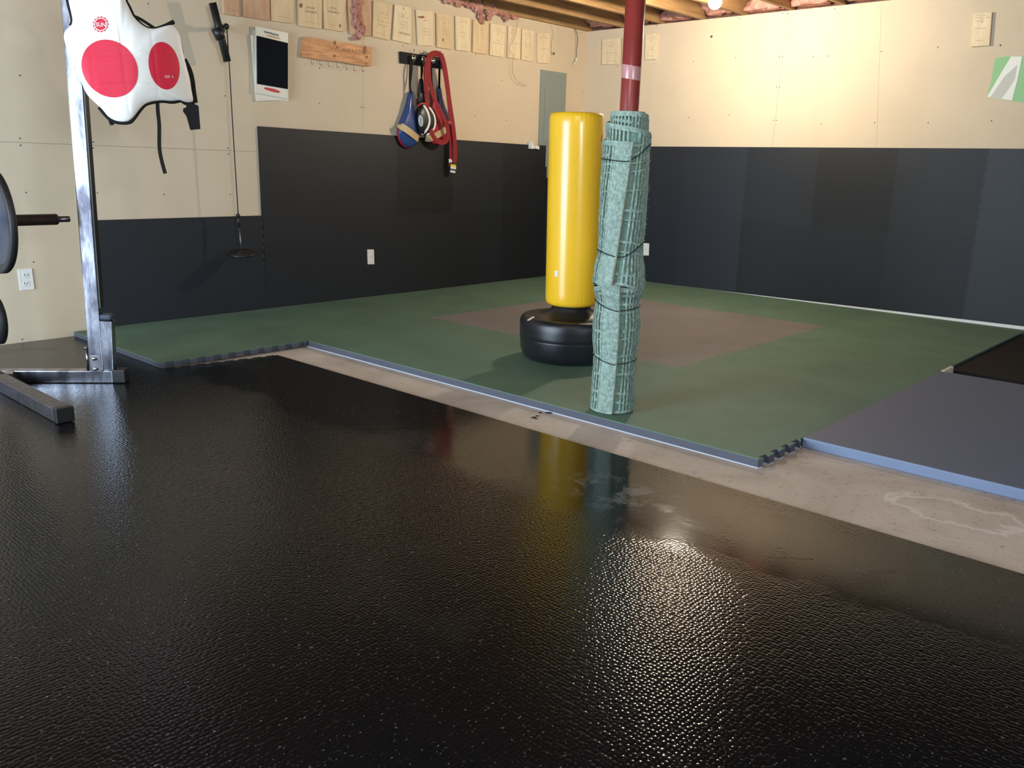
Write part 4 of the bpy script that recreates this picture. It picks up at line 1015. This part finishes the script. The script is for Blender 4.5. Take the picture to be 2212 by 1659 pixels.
# peg rack
peg = thing('peg_rack', 'black wooden peg rack with round metal knobs holding the kick targets and belt', 'peg rack', WA(912, 130, .01))
bm = bmesh.new(); vs = wall_slab(bm, [(865, 111), (960, 125.5), (958, 149), (866, 136)], .0006, .020); bmesh.ops.bevel(bm, geom=bm.edges[:], offset=.0015, segments=2, affect='EDGES'); obj('board', bm, mat('black_painted_wood', (.02, .019, .018), .8, spec=.2), peg)
KN = [(888, 125.5), (909, 128.5), (930, 131.5), (951, 135)]
for (x, y) in KN:
    bm = bmesh.new(); c = WA(x, y, .02); lathe(bm, [(.007, 0), (.005, .012), (.006, .018), (.017, .022), (.0215, .030), (.019, .038), (.010, .043), (0, .045)], c, -NA, 24); kb = obj('knob', bm, M['silver'], peg)
    bm = bmesh.new(); P = [(x+3, y-3, .021), (x+4, y-11, .022), (x+5.5, y-15, .024), (x+7, y-17.5, .030)]
    tube(bm, bez([WA(a, b, cc) for a, b, cc in P], 4), .0016, 6); lathe(bm, [(0, .005), (.004, .003), (.005, 0), (.004, -.003), (0, -.005)], WA(x+7, y-18, .031), -NA, 10); obj('coat_hook', bm, M['dullsteel'], peg)

def dome(bm, outline, fn, n0, h, mi=0, nr=8, centre=None, power=2.4, nres=60, back=True, two=True):
    B = resample(outline, nres); B = [(B[i-1]+B[i]*2+B[(i+1) % nres])/4 for i in range(nres)]
    cx = centre or (sum(p.x for p in B)/nres, sum(p.y for p in B)/nres); rings = []
    for k in range(1, nr+1):
        tt = math.sin(k/nr*PI/2); rings.append([bm.verts.new(fn(cx[0]+(p.x-cx[0])*tt, cx[1]+(p.y-cx[1])*tt, n0+h*math.sqrt(max(0, 1-tt**power)))) for p in B])
    c0 = bm.verts.new(fn(*cx, n0+h))
    for i in range(nres): bm.faces.new((c0, rings[0][i], rings[0][(i+1) % nres])).smooth = True
    for A, Bb in zip(rings, rings[1:]):
        for i in range(nres): bm.faces.new((A[i], Bb[i], Bb[(i+1) % nres], A[(i+1) % nres])).smooth = True
    bk = [bm.verts.new(v.co-WN[fn]*h*.45) for v in rings[-1]]
    for i in range(nres): bm.faces.new((rings[-1][i], bk[i], bk[(i+1) % nres], rings[-1][(i+1) % nres]))
    bm.faces.new(bk[::-1])
    for f in bm.faces: f.material_index = mi
def strap(bm, pts, w, fn=WA, th=.003): ribbon(bm, bez([fn(*p) for p in pts], 5), w, th, WN[fn])
# blue target, left
t = thing('kick_target', 'blue vinyl kick target with tan tape band, hung on the leftmost knob', 'kick target', WA(885, 260, .05), 'kick targets on the peg rack')
bm = bmesh.new(); dome(bm, [(888, 194), (894, 200), (893, 222), (898, 245), (904, 262), (906, 285), (904, 304), (896, 315), (885, 319.5), (874, 316), (865, 304), (860, 288), (864, 268), (872, 248), (880, 225), (884, 205)], WA, .034, .042); obj('paddle', bm, M['bluevinyl'], t, smooth=True)
bm = bmesh.new(); dome(bm, [(866, 266), (861, 278), (859, 290), (862, 304), (869, 314), (878, 320), (888, 320), (880, 312), (870, 300), (866, 284)], WA, .03, .012, centre=(866, 300), nr=3); obj('red_underside', bm, M['redvinyl'], t)
def band(bm, pts, w, n, th=.003):
    ribbon(bm, [WA(x, y, nn) for (x, y, nn) in pts], w, th, -NA)
bm = bmesh.new(); ribbon(bm, bez([WA(861, 270, .044), WA(867, 273, .066), WA(880, 281, .0795), (WA(893, 291, .0775)), WA(904, 300, .052)], 6), .052, .002, -NA); obj('tape_band', bm, M['tan'], t)
bm = bmesh.new(); strap(bm, [(887.5, 131, .030), (886, 139, .036), (885.5, 160, .045), (885.5, 185, .042), (888, 203, .052)], .017); strap(bm, [(888.5, 131, .028), (890, 145, .035), (888, 165, .032), (885, 190, .035)], .012); obj('hand_loop', bm, M['blackcloth'], t)
# black and white target
t = thing('kick_target', 'black round kick target with two white stripes and pale round badge', 'kick target', WA(915, 260, .08), 'kick targets on the peg rack')
bm = bmesh.new(); dome(bm, [(907, 170), (914, 170), (917, 195), (921, 215), (925, 226), (906, 228), (902, 222), (904, 200)], WA, .070, .018, nr=4); obj('handle', bm, M['blackplastic'], t, smooth=True)
OT = [(913, 224), (922, 226), (932, 234), (940, 248), (943, 262), (941, 276), (934, 286), (925, 291), (914, 292), (906, 284), (902, 268), (901, 252), (903, 236)]
bm = bmesh.new(); dome(bm, OT, WA, .078, .034, nr=10); hd = obj('head', bm, M['blackplastic'], t, smooth=True)
OB = resample(OT, 60)
def on_dome(x, y, n0=.078, h=.034, c=None):
    cx = (sum(p.x for p in OB)/60, sum(p.y for p in OB)/60); d = Vector((x-cx[0], y-cx[1])); L = d.length; u = d.normalized() if L > 0 else Vector((1, 0)); nr_ = Vector((-u.y, u.x)); best = .1
    for i in range(60):
        a = OB[i]-Vector(cx); b = OB[(i+1) % 60]-Vector(cx); da, db = a.dot(nr_), b.dot(nr_)
        if da*db <= 0 and da != db:
            q = a+(b-a)*(da/(da-db)); best = max(best, q.dot(u))
    tt = min(1, L/best); return WA(x, y, n0+h*math.sqrt(max(0, 1-tt**2.4))+.0012)
for P in ([(915, 227), (921, 236), (926, 248), (928, 261), (925, 274), (919, 284), (911, 290)], [(920, 227), (930, 236), (937, 248), (940, 262), (938, 275), (931, 285), (922, 290)]):
    bm = bmesh.new(); ribbon(bm, bez([on_dome(x, y) for x, y in P], 5), .019, .003, -NA); obj('white_stripe', bm, M['white'], hd)
bm = bmesh.new(); disc_px(909, 261, 5.2, 12.5, -.1, 28, 4, lambda x, y: on_dome(x, y), bm); obj('round_badge', bm, mat('badge_grey', (.42, .50, .55), .4), hd)
bm = bmesh.new(); ribbon(bm, [on_dome(x, y)+(-NA)*.001 for x, y in ((907, 254), (910, 259), (908, 262), (911, 268))], .003, .001, -NA); obj('badge_print', bm, M['slot'], hd)
bm = bmesh.new(); ribbon(bm, [WA(902, 229, .10), WA(908, 224.5, .11), WA(915, 223, .112), WA(923, 226, .10)], .012, .003, -NA); obj('red_binding', bm, M['redvinyl'], t)
bm = bmesh.new(); strap(bm, [(909, 134, .030), (910, 142, .045), (910.5, 158, .072), (910.5, 174, .085)], .016); strap(bm, [(910, 134, .028), (913, 145, .045), (912, 160, .062), (910, 172, .078)], .010); obj('hand_loop', bm, M['blackcloth'], t)
# red target (right, low)
t = thing('kick_target', 'red vinyl kick target with tan tape, between the belt loops', 'kick target', WA(945, 285, .03), 'kick targets on the peg rack')
bm = bmesh.new(); dome(bm, [(933, 190), (938, 192), (945, 222), (956, 245), (966, 262), (970, 282), (966, 300), (955, 311), (940, 313), (928, 306), (918, 292), (920, 272), (928, 250), (932, 220)], WA, .028, .030); obj('paddle', bm, M['redvinyl'], t, smooth=True)
bm = bmesh.new(); ribbon(bm, bez([WA(966, 278, .05), WA(956, 285, .060), WA(944, 292, .062), WA(930, 299, .052), WA(919, 298, .036)], 4), .050, .002, -NA); obj('tape_band', bm, M['tan'], t)
bm = bmesh.new(); strap(bm, [(931, 133, .046), (932, 150, .044), (933, 175, .044), (935, 195, .045)], .014); obj('hand_loop', bm, M['blackcloth'], t)
# blue-violet target (rightmost)
t = thing('kick_target', 'dull blue kick target behind the red belt, hung on the rightmost knob', 'kick target', WA(965, 250, .02), 'kick targets on the peg rack')
bm = bmesh.new(); dome(bm, [(944, 188), (949, 184), (953, 190), (956, 210), (962, 232), (972, 250), (979, 268), (982, 285), (976, 298), (966, 300), (955, 290), (950, 268), (948, 240), (947, 210)], WA, .020, .024); obj('paddle', bm, mat('dull_blue_vinyl', (.10, .12, .26), .45, bump=.5, bscale=40), t, smooth=True)
bm = bmesh.new(); strap(bm, [(950, 140, .030), (949.5, 150, .045), (949, 170, .042), (949, 192, .042)], .020); obj('hand_loop', bm, M['blackcloth'], t)
# belt
belt = thing('martial_arts_belt', 'long dark red cotton belt looped over a knob, tail ends hanging low', 'belt', WA(950, 200, .1))
bm = bmesh.new(); L1 = [(934, 290, .112), (925, 250, .118), (921, 200, .112), (921, 160, .108), (924, 132, .100), (931, 119, .086), (941, 115.5, .075), (951, 119, .090), (957, 130, .104), (962, 155, .110), (967, 190, .112), (971, 225, .112), (975, 262, .112)]
P = bez([WA(*p) for p in L1[2:]], 6); ribbon(bm, P, .044, .005, -NA); obj('front_loop', bm, M['redfabric'], belt)
bm = bmesh.new(); P = bez([WA(*p) for p in [(927, 128, .092), (926, 150, .096), (929, 180, .1), (938, 212, .104), (951, 238, .108), (962, 262, .108), (968, 284, .106), (966, 302, .102), (955, 308, .098), (943, 303, .096), (934, 290, .098), (927, 265, .1), (923, 230, .1), (920, 190, .098), (919, 155, .095), (922, 135, .09)]], 6); ribbon(bm, P, .036, .005, -NA); obj('lower_loop', bm, M['redfabric'], belt)
bm = bmesh.new(); P = bez([WA(*p) for p in [(955, 128, .085), (962, 160, .088), (968, 200, .088), (974, 240, .085), (979, 275, .08), (982, 305, .075), (983, 335, .072), (982, 352, .072)]], 6); ribbon(bm, P, .042, .005, -NA); tl = obj('tail', bm, M['redfabric'], belt)
bm = bmesh.new(); P = bez([WA(*p) for p in [(972, 270, .064), (974, 300, .062), (974, 325, .06), (974, 345, .06)]], 6); ribbon(bm, P, .032, .004, -NA); tl2 = obj('tail', bm, M['redfabric'], belt)
def endtape(y0, y1, m, xc=979.5, hw=5.5, n=.0755, par=tl, sl=.8):
    bm = bmesh.new(); wall_slab(bm, [(xc-hw, y0-sl), (xc+hw, y0+sl), (xc+hw, y1+sl), (xc-hw, y1-sl)], n-.006, n); obj('rank_tape', bm, M[m], par)
endtape(351, 355.5, 'slot', 980); endtape(355.5, 360.5, 'yellowtape', 979.7); endtape(360.5, 365, 'white', 979.6); endtape(365, 368.5, 'slot', 979.3, 5); endtape(368.5, 373, 'white', 978.6, 5)
endtape(344, 352, 'white', 973.5, 3, .064, tl2); endtape(352, 360, 'redfabric', 973.5, 3, .064, tl2)
bm = bmesh.new(); wall_slab(bm, [(967.5, 260.5), (975.5, 262), (975, 268), (968, 267)], .110, .117); obj('bright_end', bm, M['redvinyl'], belt)

# pulldown bar with loading pin
t = thing('cable_pulley', 'black cable pulley bar slanting on the wall with cord and loading plate below', 'pulley', WA(475, 70, .05))
bm = bmesh.new(); tube(bm, [WA(459, 6, .13), WA(491, 133, .13)], .0235, 16); obj('bar', bm, M['blackplastic'], t)
bm = bmesh.new(); tube(bm, [WA(466, 60, .135), WA(477, 84, .135)], .031, 16); obj('grip_sleeve', bm, M['blackplastic'], t)
bm = bmesh.new(); tube(bm, [WA(476, 64, .13), WA(488, 57, .13)], .011, 10); lathe(bm, [(0, .016), (.014, .012), (.019, 0), (.014, -.012), (0, -.016)], WA(489, 57, .13), -NA, 16); obj('pulley_knob', bm, M['blackplastic'], t)
bm = bmesh.new(); tube(bm, [WA(474, 62, .0), WA(474, 62, .13)], .012, 10); lathe(bm, [(0, .006), (.035, .006), (.035, 0), (0, 0)], WA(474, 62, .0005), -NA, 20); obj('wall_bracket', bm, M['blackplastic'], t)
bm = bmesh.new(); tube(bm, bez([WA(490, 60, .14), WA(493.5, 115, .14), WA(497, 170, .14), WA(502, 260, .14), WA(508, 360, .14), WA(514.5, 462, .14)], 4), .0042, 6); obj('cord', bm, M['blackcord'], t)
bm = bmesh.new(); c = WA(514, 466, .14); lathe(bm, [(0, .012), (.012, .008), (.015, 0), (.012, -.008), (0, -.012)], c, -NA, 12); tube(bm, [c, WA(516, 490, .14)], .008, 8); obj('clip', bm, M['blackplastic'], t)
bm = bmesh.new(); pe = WA(523, 547, .16); tube(bm, [WA(516, 488, .14), pe], .005, 8); obj('loading_pin', bm, M['dullsteel'], t)
bm = bmesh.new(); nd = (Vector((0, 0, 1))+Vector((-.10, -.12, 0))).normalized(); lathe(bm, [(0, -.006), (.085, -.008), (.095, 0), (.085, .008), (.03, .006), (.025, .018), (0, .018)], pe, nd, 40); obj('round_plate', bm, mat('black_iron', (.02, .02, .02), .35, metal=.3), t)

# electrical panel
t = thing('electrical_panel', 'tall grey metal electrical panel in the corner behind the yellow bag', 'electrical panel', WA(1195, 260, 0))
PQ = [WA(1168, 152), WA(1223, 157)]
xl, xr = -.655, -.292
def pw(t_, z, n): return wpt(t_, z, n)
bm = bmesh.new(); prism(bm, [pw(xl, 1.86, .012), pw(xr, 1.86, .012), pw(xr, .935, .012), pw(-.56, .935, .012), pw(-.56, 1.21, .012), pw(xl, 1.21, .012)], [pw(xl, 1.86, .0006), pw(xr, 1.86, .0006), pw(xr, .935, .0006), pw(-.56, .935, .0006), pw(-.56, 1.21, .0006), pw(xl, 1.21, .0006)]); obj('cover', bm, M['panelgrey'], t)
bm = bmesh.new(); vs = prism(bm, [pw(-.595, 1.70, .017), pw(-.35, 1.70, .017), pw(-.35, 1.02, .017), pw(-.555, 1.02, .017), pw(-.555, 1.24, .017), pw(-.595, 1.24, .017)], [pw(-.595, 1.70, .0125), pw(-.35, 1.70, .0125), pw(-.35, 1.02, .0125), pw(-.555, 1.02, .0125), pw(-.555, 1.24, .0125), pw(-.595, 1.24, .0125)]); dr = obj('door', bm, M['panelgrey'], t)
bm = bmesh.new(); prism(bm, [pw(-.59, 1.52, .021), pw(-.58, 1.52, .021), pw(-.58, 1.40, .021), pw(-.59, 1.40, .021)], [pw(-.59, 1.52, .0172), pw(-.58, 1.52, .0172), pw(-.58, 1.40, .0172), pw(-.59, 1.40, .0172)]); obj('latch', bm, M['panelgrey'], dr)
# white holder by the panel
t = thing('wall_holder', 'small white plastic holder on the padding edge beside the grey panel', 'holder', WA(1157, 315, PT))
bm = bmesh.new(); wall_slab(bm, [(1148, 306), (1151, 307), (1151, 322), (1148, 321)], PT, .05); obj('back_plate', bm, M['outlet'], t)
bm = bmesh.new(); wall_slab(bm, [(1151, 313), (1165, 315), (1165, 323), (1151, 321)], PT, .028); wall_slab(bm, [(1157, 314), (1163.5, 315), (1165, 318), (1165, 322.5), (1157, 320.5)], .028, .04); obj('clip', bm, M['outlet'], t)

# cords and wires
def wire(pts, r, mt, name, label, cat, fn=WA):
    bm = bmesh.new(); tube(bm, bez([fn(*p) for p in pts], 6), r, 6); return tag(obj(name, bm, M[mt]), label, cat, 'cords hanging from the ceiling edge')
o = wire([(1192, 52, .02), (1196, 62, .03), (1199, 75, .03), (1195, 92, .03), (1194, 108, .03), (1196, 116, .03)], .0022, 'cream', 'cable', 'short white cable hanging right of the last back wall board', 'cable')
bm = bmesh.new(); tube(bm, [WA(1195.5, 113, .03), WA(1197, 118, .03)], .006, 8); obj('dark_tip', bm, M['blackplastic'], o)
o = wire([(1241, 58, .02), (1246, 72, .03), (1248, 85, .03), (1246, 105, .03), (1245, 128, .03)], .003, 'blackcord', 'power_cord', 'black power cord with a clear plug hanging in the room corner', 'power cord')
bm = bmesh.new(); tube(bm, [WA(1245, 125, .03), WA(1245, 131, .03)], .008, 8)
for dx in (-5, -1.5, 2.5): tube(bm, [WA(1244, 130, .03), WA(1244+dx, 139, .03)], .0035, 6)
obj('clear_plug', bm, M['whiteplastic'], o)
wire([(1118, 38, .03), (1116, 60, .045), (1111, 82, .05), (1102, 100, .05), (1101, 110, .05), (1109, 119, .05), (1108, 132, .045), (1107, 152, .04), (1113, 170, .04), (1125, 181, .035), (1138, 185, .03)], .0018, 'wiregrey', 'thin_wire', 'thin looping wire hanging across a pale board and curling below it', 'wire')
bm = bmesh.new(); b0 = hit_plane(1396, -12, CC+e0*.055, e0); b1 = hit_plane(1392, 48, CC+e0*.045+e1*.0, e0); 
tube(bm, [b0, (b0+b1)/2+e1*.001, b1], .0013, 6)
for v in bm.verts: pass
bm.free()
# pull string beside the column top and cable coil by the bulb
bm = bmesh.new(); q0 = cyl(1.35, CEIL-.012, .0405); q1 = cyl(1.35, 1.56, .0405); tube(bm, [q0, (q0+q1)/2, q1], .0015, 6); tag(obj('pull_string', bm, M['cream']), 'thin cream string running down the right side of the red column top', 'string')
cc = hit_plane(1437, -6, Vector((0, -2.42, 0)), Vector((0, 1, 0)))
bm = bmesh.new(); tube(bm, [Vector((cc.x+.10*math.cos(a), cc.y+.03*math.sin(a), CEIL+.012-.035*(1-math.cos(a-1.57))/2)) for a in [i*2*PI/28 for i in range(28)]], .004, 6, True); tag(obj('cable_loop', bm, M['cream']), 'cream cable loop sagging from the joists right of the red column', 'cable')

# papers on the right wall
t = thing('paper_flyer', 'green and white paper flyer taped to the right wall at the frame edge', 'paper', WB(2175, 170, 0))
bm = bmesh.new(); wall_slab(bm, [(2149, 127), (2160, 123), (2240, 119), (2216, 222), (2198, 220), (2131, 209), (2140, 180)], .0008, .0018, WB); obj('green_sheet', bm, M['papergreen'], t)
bm = bmesh.new(); wall_slab(bm, [(2184, 122), (2208, 122), (2198, 172), (2186, 217), (2132, 209)], .0019, .003, WB); ws = obj('white_sheet', bm, M['paperwhite'], t)
bm = bmesh.new(); wall_slab(bm, [(2198, 140), (2192, 172), (2164, 213), (2139, 210), (2170, 165)], .0031, .0034, WB); obj('grey_shape', bm, M['papergrey'], ws)

# dirt crumbs on the concrete
for (pts, lab) in (([(1180, 893), (1185, 892), (1187, 893.5), (1191, 892), (1196, 891)], 'cluster of dark crumbs on the concrete strip left of the column'), ([(1150, 903), (1155, 902), (1157, 905), (1167, 892), (1160, 899)], 'scattered dark crumbs on the concrete strip, left of the larger cluster')):
    bm = bmesh.new()
    for i, (x, y) in enumerate(pts):
        p = FL(x, y, SLAB); box(bm, (p.x-.004-.003*(i % 2), p.y-.006, SLAB+.0002), (p.x+.003, p.y+.005, SLAB+.004))
    tag(obj('crumbs', bm, M['slot']), lab, 'dirt')['kind'] = 'stuff'
